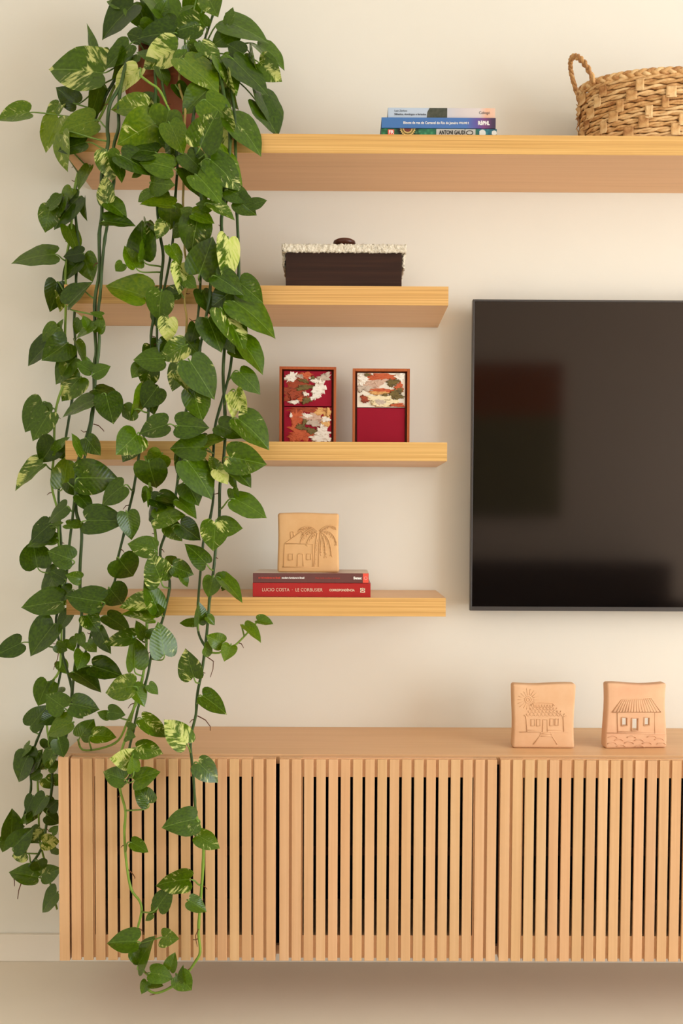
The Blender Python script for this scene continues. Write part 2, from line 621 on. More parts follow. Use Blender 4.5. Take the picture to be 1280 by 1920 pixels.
M['spine_dark'] = mottled('dark_green_print', (52, 58, 46), (84, 84, 72), 90, 0.5)
r, w, h = book('hardback_book', 'thick art book with flower photos on its spine, bottom of the top shelf stack', 714.5, 931, 241.3, 257, Y1, 0.19, 'gaudi', SH_Z[0] + 0.0002)
zc = h / 2 + 0.0004
m = MB(); m.box((fx(w, 817.5, 714.5, 931), -0.0013, 0.0012), (fx(w, 891, 714.5, 931), -0.0007, h - 0.0012)); m.build('title_panel', 'grey_panel', r)
text('title_lettering', 'ANTONI GAUDÍ', 0.0125, 'print_black', r, (fx(w, 823, 714.5, 931), -0.0016, zc), 0.0004, width=0.060)
m = MB(); m.tube([(fx(w, 880, 714.5, 931) + 0.0075 * math.cos(q * 0.4), -0.0014, zc + 0.0045 * math.sin(q * 0.4)) for q in range(16)], 0.0009, 5, closed=True); m.build('emblem', 'print_black', r)
m = MB(); m.box((fx(w, 727, 714.5, 931), -0.0013, 0.002), (fx(w, 738.5, 714.5, 931), -0.0007, h - 0.003)); m.build('publisher_block', 'coral', r)
text('publisher_lettering', 'FR', 0.011, 'print_white', r, (fx(w, 728.3, 714.5, 931), -0.0016, zc), 0.0003, width=0.0115)
M['petal'] = mat('printed_flower_petal', (222, 188, 112), 0.5)
M['petal_w'] = mat('printed_white_rose', (214, 214, 206), 0.5)
fl = MB()
cxf = fx(w, 764, 714.5, 931)
for q in range(13):
    an = q * math.pi / 12
    px_, pz_ = cxf + 0.0185 * math.cos(an), h * 0.97 - min(0.0185, h * 0.92) * math.sin(an)
    pc = (cxf + 0.007 * math.cos(an), h * 0.97 - 0.006 * math.sin(an))
    nx, nz_ = -math.sin(an) * 0.0030, -math.cos(an) * 0.0030
    pm = ((px_ + pc[0]) / 2, (pz_ + pc[1]) / 2)
    cl = lambda z: max(0.0005, min(h - 0.0005, z))
    fl.add([(pc[0], -0.0010, cl(pc[1])), (pm[0] + nx, -0.0010, cl(pm[1] + nz_)), (px_, -0.0010, cl(pz_)), (pm[0] - nx, -0.0010, cl(pm[1] - nz_))], [(0, 1, 2, 3)])
dk = MB()
dk.add([(cxf + 0.0085 * math.cos(q * math.pi / 12), -0.0011, h - 0.0006 - 0.0075 * math.sin(q * math.pi / 12)) for q in range(13)], [tuple(range(13))])
M['flower_heart'] = mottled('printed_flower_heart', (84, 30, 26), (132, 70, 54), 300, 0.5)
dk.build('printed_flower_heart', 'flower_heart', r)
fl.build('printed_sunflower', 'petal', r)
for pxr, rr in ((904, 0.0075), (926, 0.0058)):
    fl = MB()
    cxr = fx(w, pxr, 714.5, 931)
    ring = [(cxr + rr * math.cos(q * 0.524) * (1 + 0.12 * math.sin(q * 3)), -0.0011, zc + min(rr, h * 0.42) * math.sin(q * 0.524)) for q in range(12)]
    fl.add(ring, [tuple(range(12))])
    fl.build('printed_rose', 'petal_w', r)
zt1 = r.location.z + h
r, w, h = book('paperback_book', 'blue spined book with white lettering and violet end, middle of the stack', 715, 929, 220.6, 241.3, Y1 - 0.002, 0.185, 'blue_cover', zt1 + 0.0002)
zc = h / 2 - 0.0005
text('title_lettering', 'Blocos de rua do Carnaval do Rio de Janeiro', 0.0080, 'print_white', r, (fx(w, 755.5, 715, 929), -0.0012, zc), 0.00012, width=0.124)
text('volume_lettering', 'VOLUME 2', 0.0062, 'print_white', r, (fx(w, 860, 715, 929), -0.0012, zc), 0.00015, width=0.0225)
text('publisher_lettering', 'RēPHL', 0.0125, 'print_white', r, (fx(w, 895.5, 715, 929), -0.0012, zc), 0.0005, width=0.0265)
zt1 = r.location.z + h
r, w, h = book('paperback_book', 'pale grey and peach spined book with dark green patch, top of the stack', 727, 928, 202.3, 220.6, Y1 + 0.003, 0.175, 'pale_cover', zt1 + 0.0002)
m = MB()
m.add([(fx(w, 799.5, 727, 928), -0.0011, 0.0004), (fx(w, 838, 727, 928), -0.0011, 0.0004), (fx(w, 838, 727, 928), -0.0011, h - 0.0006),
       (fx(w, 805, 727, 928), -0.0011, h - 0.0006), (fx(w, 801, 727, 928), -0.0011, h * 0.6)], [(0, 1, 2, 3, 4)])
m.build('printed_patch', 'spine_dark', r)
text('author_lettering', 'Luiz Zerbini', 0.0062, 'print_grey', r, (fx(w, 739, 727, 928), -0.0012, h * 0.68), 0.0, width=0.0285)
text('title_lettering', 'Sábados, domingos e feriados', 0.0062, 'print_grey', r, (fx(w, 739, 727, 928), -0.0012, h * 0.36), 0.0001, width=0.072)
text('publisher_lettering', 'Cobogó', 0.0090, 'print_grey', r, (fx(w, 897.5, 727, 928), -0.0012, h * 0.54), 0.0, width=0.0245)

# books and clay tile on the lowest shelf ------------------------------------
Y4 = -0.235
r, w, h = book('hardback_book', 'bright red book with cream spine lettering lying under the maroon book', 473.5, 694.5, 1093.2, 1119, Y4, 0.17, 'red_cover', SH_Z[3] + 0.0002)
text('title_lettering', 'LUCIO COSTA  ·  LE CORBUSIER', 0.0108, 'print_cream', r, (fx(w, 491, 473.5, 694.5), -0.0012, h / 2), -0.0001, width=0.139)
text('subtitle_lettering', 'CORRESPONDÊNCIA', 0.0070, 'print_cream', r, (fx(w, 617, 473.5, 694.5), -0.0012, h / 2 - 0.0003), 0.00015, width=0.0585)
lx = fx(w, 679.5, 473.5, 694.5)
lg = MB()
for bx_ in ((-0.0055, -0.0012, 0.0055, 0.0005), (-0.0055, -0.0055, -0.003, 0.0052), (0.0032, -0.0055, 0.0055, 0.0045), (-0.001, 0.001, 0.0012, 0.0058), (-0.004, -0.0055, 0.003, -0.0035), (-0.0035, 0.003, 0.0045, 0.0048)):
    lg.box((lx + bx_[0], -0.0013, h / 2 + bx_[1]), (lx + bx_[2], -0.0009, h / 2 + bx_[3]))
lg.build('publisher_emblem', 'print_cream', r)
zt4 = r.location.z + h
M['cover_photo'] = spine_material('pale_photo_cover', [(0.0, (222, 206, 186)), (0.55, (226, 212, 194)), (0.66, (168, 116, 96)), (0.74, (206, 178, 156)), (1.0, (214, 196, 174))], 18)
r, w, h = book('paperback_book', 'slimmer maroon spined book under the palm tree clay tile', 474, 691, 1074.5, 1092.8, Y4 - 0.001, 0.168, 'maroon_cover', zt4 + 0.0006, 0.0, 'cover_photo')
ztile = r.location.z + h
text('title_lettering', 'móvel moderno no Brasil', 0.0056, 'print_red', r, (fx(w, 484.5, 474, 691), -0.0012, h / 2), 0.00025, width=0.0500)
text('title_lettering', 'modern furniture in Brazil', 0.0056, 'print_white', r, (fx(w, 528, 474, 691), -0.0012, h / 2), 0.00025, width=0.0520)
text('author_lettering', 'Maria Cecilia Loschiavo dos Santos', 0.0048, 'print_red', r, (fx(w, 591, 474, 691), -0.0012, h / 2 - 0.0002), 0.0, width=0.0565)
text('publisher_lettering', 'Senac', 0.0082, 'print_white', r, (fx(w, 662.5, 474, 691), -0.0012, h / 2), 0.00045, width=0.0188)
m = MB(); m.box((fx(w, 680, 474, 691), -0.0011, 0.0004), (fx(w, 690.6, 474, 691), -0.0006, h - 0.0004)); sq = m.build('publisher_block', 'coral', r)
m = MB(); cq = fx(w, 685.3, 474, 691); m.tube([(cq + 0.0034 * math.cos(q * 0.4488), -0.0012, h / 2 + 0.0034 * math.sin(q * 0.4488)) for q in range(14)], 0.0003, 4, closed=True); m.build('publisher_ring', 'print_white', r)

# clay relief tiles -----------------------------------------------------------
M['clay_tan'] = mottled('fired_tan_clay', (212, 164, 112), (224, 180, 130), 14, 0.8, 0.15, 0.12, 90, 0.001)
M['clay_pink'] = mottled('fired_pink_clay', (218, 170, 128), (227, 184, 144), 14, 0.8, 0.15, 0.12, 90, 0.001)
M['clay_rose'] = mottled('fired_rosy_clay', (218, 164, 128), (229, 188, 148), 10, 0.8, 0.15, 0.12, 90, 0.001)


def slab(name, w, h, d, material, parent, warp, seed, holes=()):
    """hand-made clay slab: rounded, slightly uneven outline; front face at y=0, body behind it"""
    bm = bmesh.new()
    bmesh.ops.create_cube(bm, size=1.0)
    for v in bm.verts:
        v.co = Vector((v.co.x * w, v.co.y * d + d / 2, v.co.z * h + h / 2))
    bmesh.ops.bevel(bm, geom=bm.edges[:], offset=0.0055, segments=3, affect='EDGES', profile=0.5)
    for ax, n, L in ((0, 7, w), (2, 7, h)):
        for k in range(1, n):
            p = Vector((0, 0, 0)); no = Vector((0, 0, 0))
            no[ax] = 1
            p[ax] = (-w / 2 if ax == 0 else 0) + L * k / n
            bmesh.ops.bisect_plane(bm, geom=bm.verts[:] + bm.edges[:] + bm.faces[:], plane_co=p, plane_no=no)
    rnd = random.Random(seed)
    ph = [rnd.uniform(0, 6.28) for _ in range(6)]
    for v in bm.verts:
        x, z = v.co.x / w, v.co.z / h
        v.co.x += warp * math.sin(ph[0] + 5.2 * z) * (0.3 + abs(x) * 1.4) * (1 if x > 0 else -0.8)
        if z > 0.15:
            v.co.z += warp * (0.9 * math.sin(ph[2] + 6.0 * x) - 0.4) * z
        v.co.y += warp * 0.25 * math.sin(ph[4] + 5 * x + 4 * z) * (0 if v.co.y > d * 0.8 else 1)
    me = bpy.data.meshes.new(name)
    bm.to_mesh(me)
    bm.free()
    o = bpy.data.objects.new(name, me)
    COL.objects.link(o)
    if holes:
        cm = MB()
        for x0, z0, x1, z1 in holes:
            cm.box((x0, -0.02, z0), (x1, d + 0.02, z1))
        cm.box((-w / 2 + 0.009, 0.008, 0.009), (w / 2 - 0.009, d + 0.02, h - 0.009))
        c = bpy.data.objects.new('cutter', cm.mesh('cutter'))
        COL.objects.link(c)
        md = o.modifiers.new('cut', 'BOOLEAN')
        md.operation = 'DIFFERENCE'
        md.solver = 'EXACT'
        md.use_self = True
        md.object = c
        dg = bpy.context.evaluated_depsgraph_get()
        me2 = bpy.data.meshes.new_from_object(o.evaluated_get(dg))
        o.modifiers.clear()
        o.data = me2
        bpy.data.objects.remove(c, do_unlink=True)
    for p in o.data.polygons:
        p.use_smooth = True
    try:
        o.data.set_sharp_from_angle(angle=math.radians(40))
    except Exception:
        pass
    o.data.materials.clear()
    o.data.materials.append(M[material])
    o.parent = parent
    return o


def clay_tile(label, corners, ybase, zbase, d, material, lines, rz, warp, seed, zoomscale, holes=(), front=None, dots=()):
    """corners: photo px left, right, top, bottom of the front face; lines in enlarged-photo coordinates"""
    l, rr, tp, bt = corners
    pa, pb = at(l, (tp + bt) / 2, ybase), at(rr, (tp + bt) / 2, ybase)
    w = (pb.x - pa.x) / math.cos(rz)
    h = at((l + rr) / 2, tp, ybase).z - zbase
    root = empty('clay_tile', ((pa.x + pb.x) / 2, ybase, zbase), rz)
    tag(root, label, 'clay tile', 'clay relief house tiles')
    zx0, zx1, zy0, zy1 = front

    def cv(p):
        return ((p[0] - zx0) / (zx1 - zx0) - 0.5) * w, (1 - (p[1] - zy0) / (zy1 - zy0)) * h

    hs = []
    for x0, y0, x1, y1 in holes:
        a, b = cv((x0, y1)), cv((x1, y0))
        hs.append((a[0], a[1], b[0], b[1]))
    slab('slab', w, h, d, material, root, warp, seed, hs)
    groups = {}
    for ln in lines:
        nm, pts, rad = ln[0], ln[1], ln[2]
        groups.setdefault(nm, MB()).tube([(cv(p)[0], -0.0006, cv(p)[1]) for p in pts], rad, 6)
    for nm, mb in groups.items():
        mb.build(nm, material, root, smooth=True)
    return root


def rect(x0, y0, x1, y1):
    return [(x0, y1), (x0, y0), (x1, y0), (x1, y1), (x0, y1)]


def arc(cx, cy, rx, ry, a0, a1, n=7):
    return [(cx + rx * math.cos(a0 + (a1 - a0) * i / n), cy - ry * math.sin(a0 + (a1 - a0) * i / n)) for i in range(n + 1)]


def bez(a, b, c, n=8):
    return [((1 - t) ** 2 * a[0] + 2 * t * (1 - t) * b[0] + t * t * c[0], (1 - t) ** 2 * a[1] + 2 * t * (1 - t) * b[1] + t * t * c[1])
            for t in [i / n for i in range(n + 1)]]


R1 = 0.00105
L1 = [('house_relief', [(280, 370), (285, 240), (380, 168), (402, 196)], R1), ('house_relief', [(285, 240), (445, 240), (447, 370)], R1),
      ('house_relief', [(272, 372), (480, 373)], R1), ('house_relief', [(320, 208), (318, 175), (335, 172), (338, 196)], R1),
      ('window_relief', rect(307, 298, 332, 333), R1), ('window_relief', rect(410, 297, 436, 330), R1),
      ('door_relief', [(357, 368), (360, 302), (366, 297), (386, 297), (391, 303), (392, 368)], R1),
      ('palm_trunk_relief', [(453, 368), (462, 240), (472, 180)], R1), ('palm_trunk_relief', [(478, 370), (483, 240), (490, 182)], R1)]
for i in range(12):
    L1.append(('palm_trunk_relief', [(461 + i * 1.0 - (i % 2) * 4, 355 - i * 13), (464 + i * 1.0 - (i % 2) * 4, 351 - i * 13)], R1 * 0.9))
fronds = [((478, 172), (430, 120), (368, 160)), ((478, 172), (410, 150), (376, 226)), ((476, 175), (430, 180), (412, 238)), ((478, 174), (440, 130), (385, 190)),
          ((485, 168), (530, 118), (576, 146)), ((488, 170), (560, 150), (580, 232)), ((490, 175), (545, 190), (552, 296)), ((488, 178), (520, 210), (518, 302)), ((486, 180), (500, 220), (488, 290))]
for fr in fronds:
    c = bez(*fr)
    L1.append(('palm_frond_relief', c, R1))
    for i in range(2, 9):
        p = c[i]
        for dx in (-7, 3):
            L1.append(('palm_frond_relief', [p, (p[0] + dx + random.uniform(-3, 3), p[1] + 11 + random.uniform(0, 9))], R1 * 0.55))
clay_tile('tan clay tile with palm tree and cottage relief standing on the books', (520.5, 634.8, 961.5, 1073.5), -0.212, ztile + 0.0002, 0.03, 'clay_tan', L1,
          0.0, 0.0012, 3, 3.05, front=(245, 593, 65, 402))

L2 = [('sun_relief', arc(248, 213, 22, 22, 0, 6.2832, 18), R1), ('sun_relief', arc(248, 213, 11, 11, 0, 6.2832, 14), R1)]
for k in range(18):
    a = k * 0.349
    r1_ = 62 + (k * 37 % 17)
    L2.append(('sun_relief', [(248 + 30 * math.cos(a), 213 - 30 * math.sin(a)), (max(160, 248 + r1_ * math.cos(a)), 213 - r1_ * 0.95 * math.sin(a))], R1 * 0.55))
L2 += [('roof_relief', [(262, 250), (290, 232), (410, 235), (425, 250)], R1)]
for row, (y, xa, xb) in enumerate(((246, 285, 415), (264, 262, 440), (283, 248, 468), (302, 236, 492))):
    n = 7 + row
    for k in range(n):
        xc = xa + (xb - xa) * (k + 0.5) / n
        L2.append(('roof_relief', arc(xc, y, (xb - xa) / n * 0.47, 15, math.pi, 2 * math.pi, 5), R1 * 0.9))
L2 += [('house_relief', [(220, 312), (235, 322), (242, 418)], R1), ('house_relief', [(505, 316), (483, 322), (488, 418)], R1), ('house_relief', [(190, 421), (525, 420)], R1 * 0.7),
       ('house_relief', [(242, 408), (345, 408)], R1 * 0.5), ('house_relief', [(378, 408), (488, 408)], R1 * 0.5)]
for q in ((268, 338, 293, 382), (305, 338, 330, 382), (393, 335, 420, 380), (428, 335, 452, 378)):
    L2.append(('window_relief', rect(*q), R1))
L2 += [('door_relief', [(345, 418), (346, 340), (377, 340), (378, 418)], R1), ('step_relief', [(335, 423), (330, 445), (285, 500)], R1), ('step_relief', [(400, 423), (408, 445), (445, 500)], R1),
       ('step_relief', [(334, 431), (404, 431)], R1), ('step_relief', [(328, 446), (408, 446)], R1)]
zcab = CB_ZT + 0.0004
clay_tile('pinkish clay tile with sun and scalloped roof house relief on cabinet top', (961.5, 1077.5, 1282.5, 1398.0), -0.225, zcab, 0.032, 'clay_pink', L2, 0.0, 0.0018, 11, 3.556,
          front=(147, 560, 112, 525))

L3 = [('roof_relief', [(805, 300), (865, 222), (1062, 208), (1130, 302), (805, 300)], R1 * 1.2)]
for k in range(1, 16):
    u = k / 16
    L3.append(('roof_relief', [(865 + 197 * u, 222 - 14 * u), (812 + 312 * u, 300)], R1 * 0.8))
L3 += [('house_relief', [(840, 305), (845, 432)], R1), ('house_relief', [(1090, 305), (1092, 436)], R1), ('house_relief', [(770, 430), (1165, 440)], R1), ('house_relief', [(845, 422), (1092, 428)], R1 * 0.8)]
for q in ((868, 333, 907, 387), (935, 337, 981, 418), (1018, 333, 1057, 387)):
    L3.append(('opening_rim_relief', rect(*q), R1 * 1.2))
for y, x0 in ((455, 778), (457, 905), (455, 1040), (475, 820), (478, 955), (472, 1090), (495, 775), (492, 890), (497, 1010), (500, 1105), (512, 835), (516, 960)):
    L3.append(('wave_relief', bez((x0, y + 4), (x0 + 45, y - 16), (x0 + 62, y + 8)), R1))
clay_tile('rosy clay tile with cut-out door and windows, right of the sun tile', (1135.5, 1250.0, 1281.5, 1400.0), -0.222, zcab, 0.032, 'clay_rose', L3, 0.06, 0.0026, 21, 3.556,
          holes=((872, 337, 903, 383), (940, 342, 976, 414), (1023, 337, 1053, 383)), front=(765, 1168, 118, 530))

# dark box with woolly lid ----------------------------------------------------
M['walnut'] = wood('dark_stained_wood', (34, 19, 13), (48, 28, 19), (78, 46, 28), 'X', 120, 0.5, 0.9, 0.02, 0.2)
M['boucle'] = mottled('cream_boucle', (222, 208, 184), (240, 230, 210), 160, 0.95, 0.05, 1.0, 230, 0.005)
YB = -0.232
zb2 = SH_Z[1] + 0.0003
bx0, bx1 = at(535.5, 500, YB).x, at(753, 500, YB).x
zlid = at(645, 474, YB).z
ztop = at(645, 458.5, YB).z
bw, bd = bx1 - bx0, 0.17
rt = empty('storage_box', ((bx0 + bx1) / 2, YB, zb2))
tag(rt, 'dark stained wooden box with cream woolly lid and round knob', 'box')
m = MB(); m.box((-bw / 2, 0, 0), (bw / 2, bd, zlid - zb2)); m.build('body', 'walnut', rt, bevel=0.0015)


def woolly(name, w, x0, x1, y0, y1, z0, z1, parent, res=0.0032):
    """rounded slab covered with bumpy loops"""
    bm = bmesh.new()
    bmesh.ops.create_cube(bm, size=1.0)
    for v in bm.verts:
        v.co = Vector(((x0 + x1) / 2 + v.co.x * (x1 - x0), (y0 + y1) / 2 + v.co.y * (y1 - y0), (z0 + z1) / 2 + v.co.z * (z1 - z0)))
    for ax, a, b in ((0, x0, x1), (1, y0, y1), (2, z0, z1)):
        n = max(2, int((b - a) / res))
        if ax == 1:
            n = max(2, min(n, 30))
        for k in range(1, n):
            p = Vector((0, 0, 0)); no = Vector((0, 0, 0))
            p[ax] = a + (b - a) * k / n
            no[ax] = 1
            bmesh.ops.bisect_plane(bm, geom=bm.verts[:] + bm.edges[:] + bm.faces[:], plane_co=p, plane_no=no)
    bm.normal_update()
    rnd = random.Random(5)
    c = Vector(((x0 + x1) / 2, (y0 + y1) / 2, (z0 + z1) / 2))
    for v in bm.verts:
        v.co += v.normal * rnd.uniform(-0.0014, 0.0022) + Vector((rnd.uniform(-1, 1), rnd.uniform(-1, 1), rnd.uniform(-1, 1))) * 0.0008
    me = bpy.data.meshes.new(name)
    bm.to_mesh(me)
    bm.free()
    for p in me.polygons:
        p.use_smooth = True
    o = bpy.data.objects.new(name, me)
    me.materials.append(M['boucle'])
    COL.objects.link(o)
    o.parent = parent
    return o


hl = zlid - zb2
lid = woolly('lid', 0, -bw / 2 - 0.0085, bw / 2 + 0.0095, -0.006, bd + 0.004, hl + 0.0005, ztop - zb2 - 0.001, rt)
for sx in (-1, 1):
    xa = sx * (bw / 2 + 0.0022)
    woolly('lid_flap', 0, min(xa, xa + sx * 0.005), max(xa, xa + sx * 0.005), 0.012, bd - 0.01, hl - 0.030, hl + 0.001, rt)
kz = ztop - zb2 + 0.0005
m = MB()
m.lathe([(0.012, kz - 0.003), (0.013, kz + 0.004), (0.023, kz + 0.0065), (0.0262, kz + 0.011), (0.025, kz + 0.016), (0.018, kz + 0.0198), (0.006, kz + 0.0212)], 28, (0.001, bd * 0.2))
m.build('knob', 'knob_wood', rt, smooth=True)

# framed paintings ------------------------------------------------------------
M['mahogany'] = wood('mahogany_frame', (140, 66, 28), (172, 86, 40), (190, 104, 54), 'Z', 200, 0.4, 0.7, 0.05)


def linen(name, c1, c2):
    m = mat(name, c1, 0.85, 0.1)
    t = NT(m)
    co = t.n('ShaderNodeTexCoord').outputs['Object']
    hts = []
    for ax, s in ((0, 2200), (2, 2200)):
        wv = t.n('ShaderNodeTexWave', wave_type='BANDS', bands_direction='X' if ax == 0 else 'Z')
        wv.inputs['Scale'].default_value = 320
        wv.inputs['Distortion'].default_value = 1.5
        t.l(co, wv.inputs['Vector'])
        hts.append(wv.outputs['Fac'])
    f = t.math('MULTIPLY', t.math('ADD', hts[0], hts[1]), 0.5)
    t.l(t.mix(f, c1, c2), t.b.inputs['Base Color'])
    t.bump(f, 0.3, 0.0004)
    return m


M['crimson'] = linen('crimson_linen', (138, 22, 40), (160, 32, 52))
M['cream_canvas'] = linen('cream_canvas', (226, 216, 198), (236, 228, 212))
PAINT = {'w': ((238, 230, 216), (212, 194, 174)), 'o': ((196, 92, 50), (168, 66, 32)), 'r': ((160, 66, 34), (124, 46, 24)), 'l': ((112, 94, 46), (84, 70, 34)),
         'p': ((206, 172, 150), (176, 138, 116)), 'y': ((222, 172, 104), (196, 124, 62)), 'c': ((236, 220, 180), (222, 200, 150)), 'g': ((196, 178, 160), (160, 142, 124))}
for k, (a, b) in PAINT.items():
    mm = mat('impasto_' + k, a, 0.5, 0.4)
    t = NT(mm)
    co = t.n('ShaderNodeTexCoord').outputs['Object']
    mp = t.n('ShaderNodeMapping')
    mp.inputs['Scale'].default_value = (70, 70, 190)
    mp.inputs['Rotation'].default_value = (0, 0.4, 0)
    t.l(co, mp.inputs[0])
    nz = t.n('ShaderNodeTexNoise', i_Scale=1.0, i_Detail=4.0, i_Roughness=0.7)
    t.l(mp.outputs[0], nz.inputs['Vector'])
    t.l(t.ramp(nz.outputs['Fac'], [(0.3, a), (0.52, a), (0.62, b), (0.8, tuple(int(q * 0.72) for q in b))]), t.b.inputs['Base Color'])
    t.bump(nz.outputs['Fac'], 0.7, 0.002)
    M['paint_' + k] = mm


def dab(kind, cx, cy, rx, ry, ang, cv, parent, rnd, lift):
    """one raised knife-stroke of paint with a ragged outline"""
    n = 36
    ph = [rnd.uniform(0, 6.28) for _ in range(4)]
    ring, inner = [], []
    for k in range(n):
        w = 2 * math.pi * k / n
        q = 1 + 0.16 * math.sin(3 * w + ph[0]) + 0.14 * math.sin(7 * w + ph[1]) + 0.10 * math.sin(13 * w + ph[2]) + rnd.uniform(-0.16, 0.16)
        x, y = rx * q * math.cos(w), ry * q * math.sin(w)
        X, Y = cx + x * math.cos(ang) - y * math.sin(ang), cy + x * math.sin(ang) + y * math.cos(ang)
        a, b = cv(X, Y)
        ring.append((a, 0.0003, b))
        a, b = cv(cx + (X - cx) * 0.82, cy + (Y - cy) * 0.82)
        inner.append((a, -lift - rnd.uniform(0, 0.0007), b))
    c = cv(cx, cy)
    mb = MB()
    mb.add(ring + inner + [(c[0], -lift - 0.0003, c[1])],
           [(k, (k + 1) % n, n + (k + 1) % n, n + k) for k in range(n)] + [(n + k, n + (k + 1) % n, 2 * n) for k in range(n)])
    return mb.build('paint_stroke', 'paint_' + kind, parent, smooth=False)


def painting(label, l, rr, tp, canvases, fr_px, rz):
    y0 = -0.125
    zb = SH_Z[2] + 0.0003
    pa, pb = at(l, 760, y0), at(rr, 760, y0)
    w = pb.x - pa.x
    h = at((l + rr) / 2, tp, y0).z - zb
    root = empty('framed_painting', ((pa.x + pb.x) / 2, y0, zb), rz)
    tag(root, label, 'painting', 'small framed paintings')
    t, d = 0.0062, 0.038
    for name, a, b in (('frame_side', (-w / 2, 0, 0), (-w / 2 + t, d, h)), ('frame_side', (w / 2 - t, 0, 0), (w / 2, d, h)),
                       ('frame_rail', (-w / 2 + t, 0, h - t), (w / 2 - t, d, h)), ('frame_rail', (-w / 2 + t, 0, 0), (w / 2 - t, d, t))):
        m = MB()
        m.box(a, b)
        m.build(name, 'mahogany', root, tuple((a[i] + b[i]) / 2 for i in range(3)), bevel=0.0006)
    m = MB(); m.box((-w / 2 + t, d - 0.006, t), (w / 2 - t, d - 0.001, h - t)); m.build('backing_board', 'mahogany', root, (0, d - 0.003, h / 2))
    gap = 0.0045
    cw = w - 2 * t - 2 * gap
    ch = (h - 2 * t - 2 * 0.003 - 0.0015) / 2
    rnd = random.Random(int(l))
    for i, (base, strokes, box) in enumerate(canvases):
        z0 = t + 0.003 + (ch + 0.0015 if i == 0 else 0)
        c = bpy.data.objects.new('canvas', None)
        m = MB()
        m.box((-cw / 2, 0, 0), (cw / 2, d - 0.012, ch))
        c = m.build('canvas', base, root, bevel=0.0018)
        c.location = (0, 0.006, z0)
        bx0_, bx1_, by0_, by1_ = box

        def cv(x, y):
            return (max(-cw / 2 + 0.0005, min(cw / 2 - 0.0005, ((x - bx0_) / (bx1_ - bx0_) - 0.5) * cw)),
                    max(0.0008, min(ch - 0.0008, (1 - (y - by0_) / (by1_ - by0_)) * ch)))
        for j, (k, cx, cy, rx, ry, a) in enumerate(strokes):
            dab(k, cx, cy, rx, ry, a, cv, c, rnd, 0.0006 + 0.00022 * j)
    return root


S1a = [('r', 225, 255, 88, 78, 0.1), ('o', 285, 150, 55, 22, 0.1), ('r', 250, 200, 70, 40, 0), ('w', 192, 165, 46, 34, -0.3), ('g', 405, 162, 50, 26, -0.35), ('g', 250, 158, 30, 14, .2),
       ('w', 345, 182, 42, 16, 0.35), ('w', 388, 228, 32, 52, 0.1), ('w', 350, 288, 44, 22, -0.5), ('w', 360, 240, 32, 40, .2), ('l', 280, 230, 62, 20, -0.15), ('l', 275, 188, 40, 12, 0.2), ('l', 335, 168, 16, 13, 0),
       ('r', 205, 278, 32, 30, 0.2), ('w', 215, 325, 40, 14, -0.1), ('w', 288, 272, 24, 14, .4), ('l', 292, 315, 34, 20, -0.3), ('o', 252, 308, 20, 16, 0.5)]
S1b = [('r', 300, 375, 150, 20, 0), ('y', 400, 385, 60, 26, 0), ('o', 232, 450, 44, 88, 0.05), ('o', 270, 530, 95, 48, 0.1), ('y', 420, 440, 32, 52, 0), ('o', 210, 555, 40, 24, 0), ('p', 335, 425, 82, 26, 0.1), ('w', 300, 412, 40, 14, .2),
       ('g', 340, 460, 60, 22, 0.1), ('w', 420, 435, 32, 20, 0), ('l', 262, 487, 44, 19, 0.25), ('l', 325, 510, 40, 21, 0.3), ('l', 283, 455, 15, 26, 0.5), ('w', 400, 515, 48, 46, 0), ('w', 375, 558, 62, 24, 0), ('w', 425, 560, 34, 26, 0), ('w', 194, 412, 10, 16, 0), ('y', 440, 390, 14, 34, 0)]
S2a = [('o', 780, 158, 100, 26, 0), ('o', 690, 150, 34, 18, 0), ('p', 700, 215, 84, 34, -0.2), ('w', 650, 175, 34, 42, 0), ('g', 680, 230, 60, 18, 0.2), ('o', 790, 250, 110, 18, 0), ('p', 770, 195, 44, 20, -0.4), ('y', 760, 262, 70, 12, 0),
       ('l', 850, 195, 42, 26, -0.2), ('w', 900, 158, 36, 26, 0), ('o', 895, 225, 30, 30, 0), ('l', 868, 272, 36, 36, 0.3), ('l', 900, 245, 22, 22, 0.4), ('l', 895, 285, 34, 16, 0), ('l', 686, 146, 22, 11, 0), ('r', 672, 302, 34, 24, 0.2), ('c', 760, 300, 84, 26, 0),
       ('c', 780, 335, 76, 18, 0), ('g', 768, 322, 40, 20, 0.2), ('l', 803, 276, 18, 12, 0), ('o', 888, 340, 52, 13, 0), ('c', 850, 318, 48, 14, 0), ('g', 640, 238, 22, 20, 0)]
painting('small framed diptych with paint strokes on both red canvases, beside the vine', 523.5, 630.0, 687.5,
         [('crimson', S1a, (147, 457, 122, 352)), ('crimson', S1b, (147, 460, 357, 582))], 8, 0.03)
painting('small framed diptych with a plain crimson lower canvas', 660.7, 767.8, 691.0,
         [('cream_canvas', S2a, (618, 935, 132, 355)), ('crimson', [], (0, 1, 0, 1))], 8, 0.0)

# woven basket ----------------------------------------------------------------


def straw(name, c1, c2, c3):
    m = mat(name, c2, 0.6, 0.3)
    t = NT(m)
    co = t.n('ShaderNodeTexCoord').outputs['Object']
    info = t.n('ShaderNodeObjectInfo')
    nz = t.n('ShaderNodeTexNoise', i_Scale=55.0, i_Detail=4.0, i_Roughness=0.7)
    t.l(co, nz.inputs['Vector'])
    f = t.math('ADD', t.math('MULTIPLY', nz.outputs['Fac'], 0.75), t.math('MULTIPLY', info.outputs['Random'], 0.35))
    t.l(t.ramp(f, [(0.3, c1), (0.52, c2), (0.75, c3)]), t.b.inputs['Base Color'])
    n2 = t.n('ShaderNodeTexNoise', i_Scale=420.0, i_Detail=2.0)
    t.l(co, n2.inputs['Vector'])
    t.bump(n2.outputs['Fac'], 0.35, 0.0012)
    return m


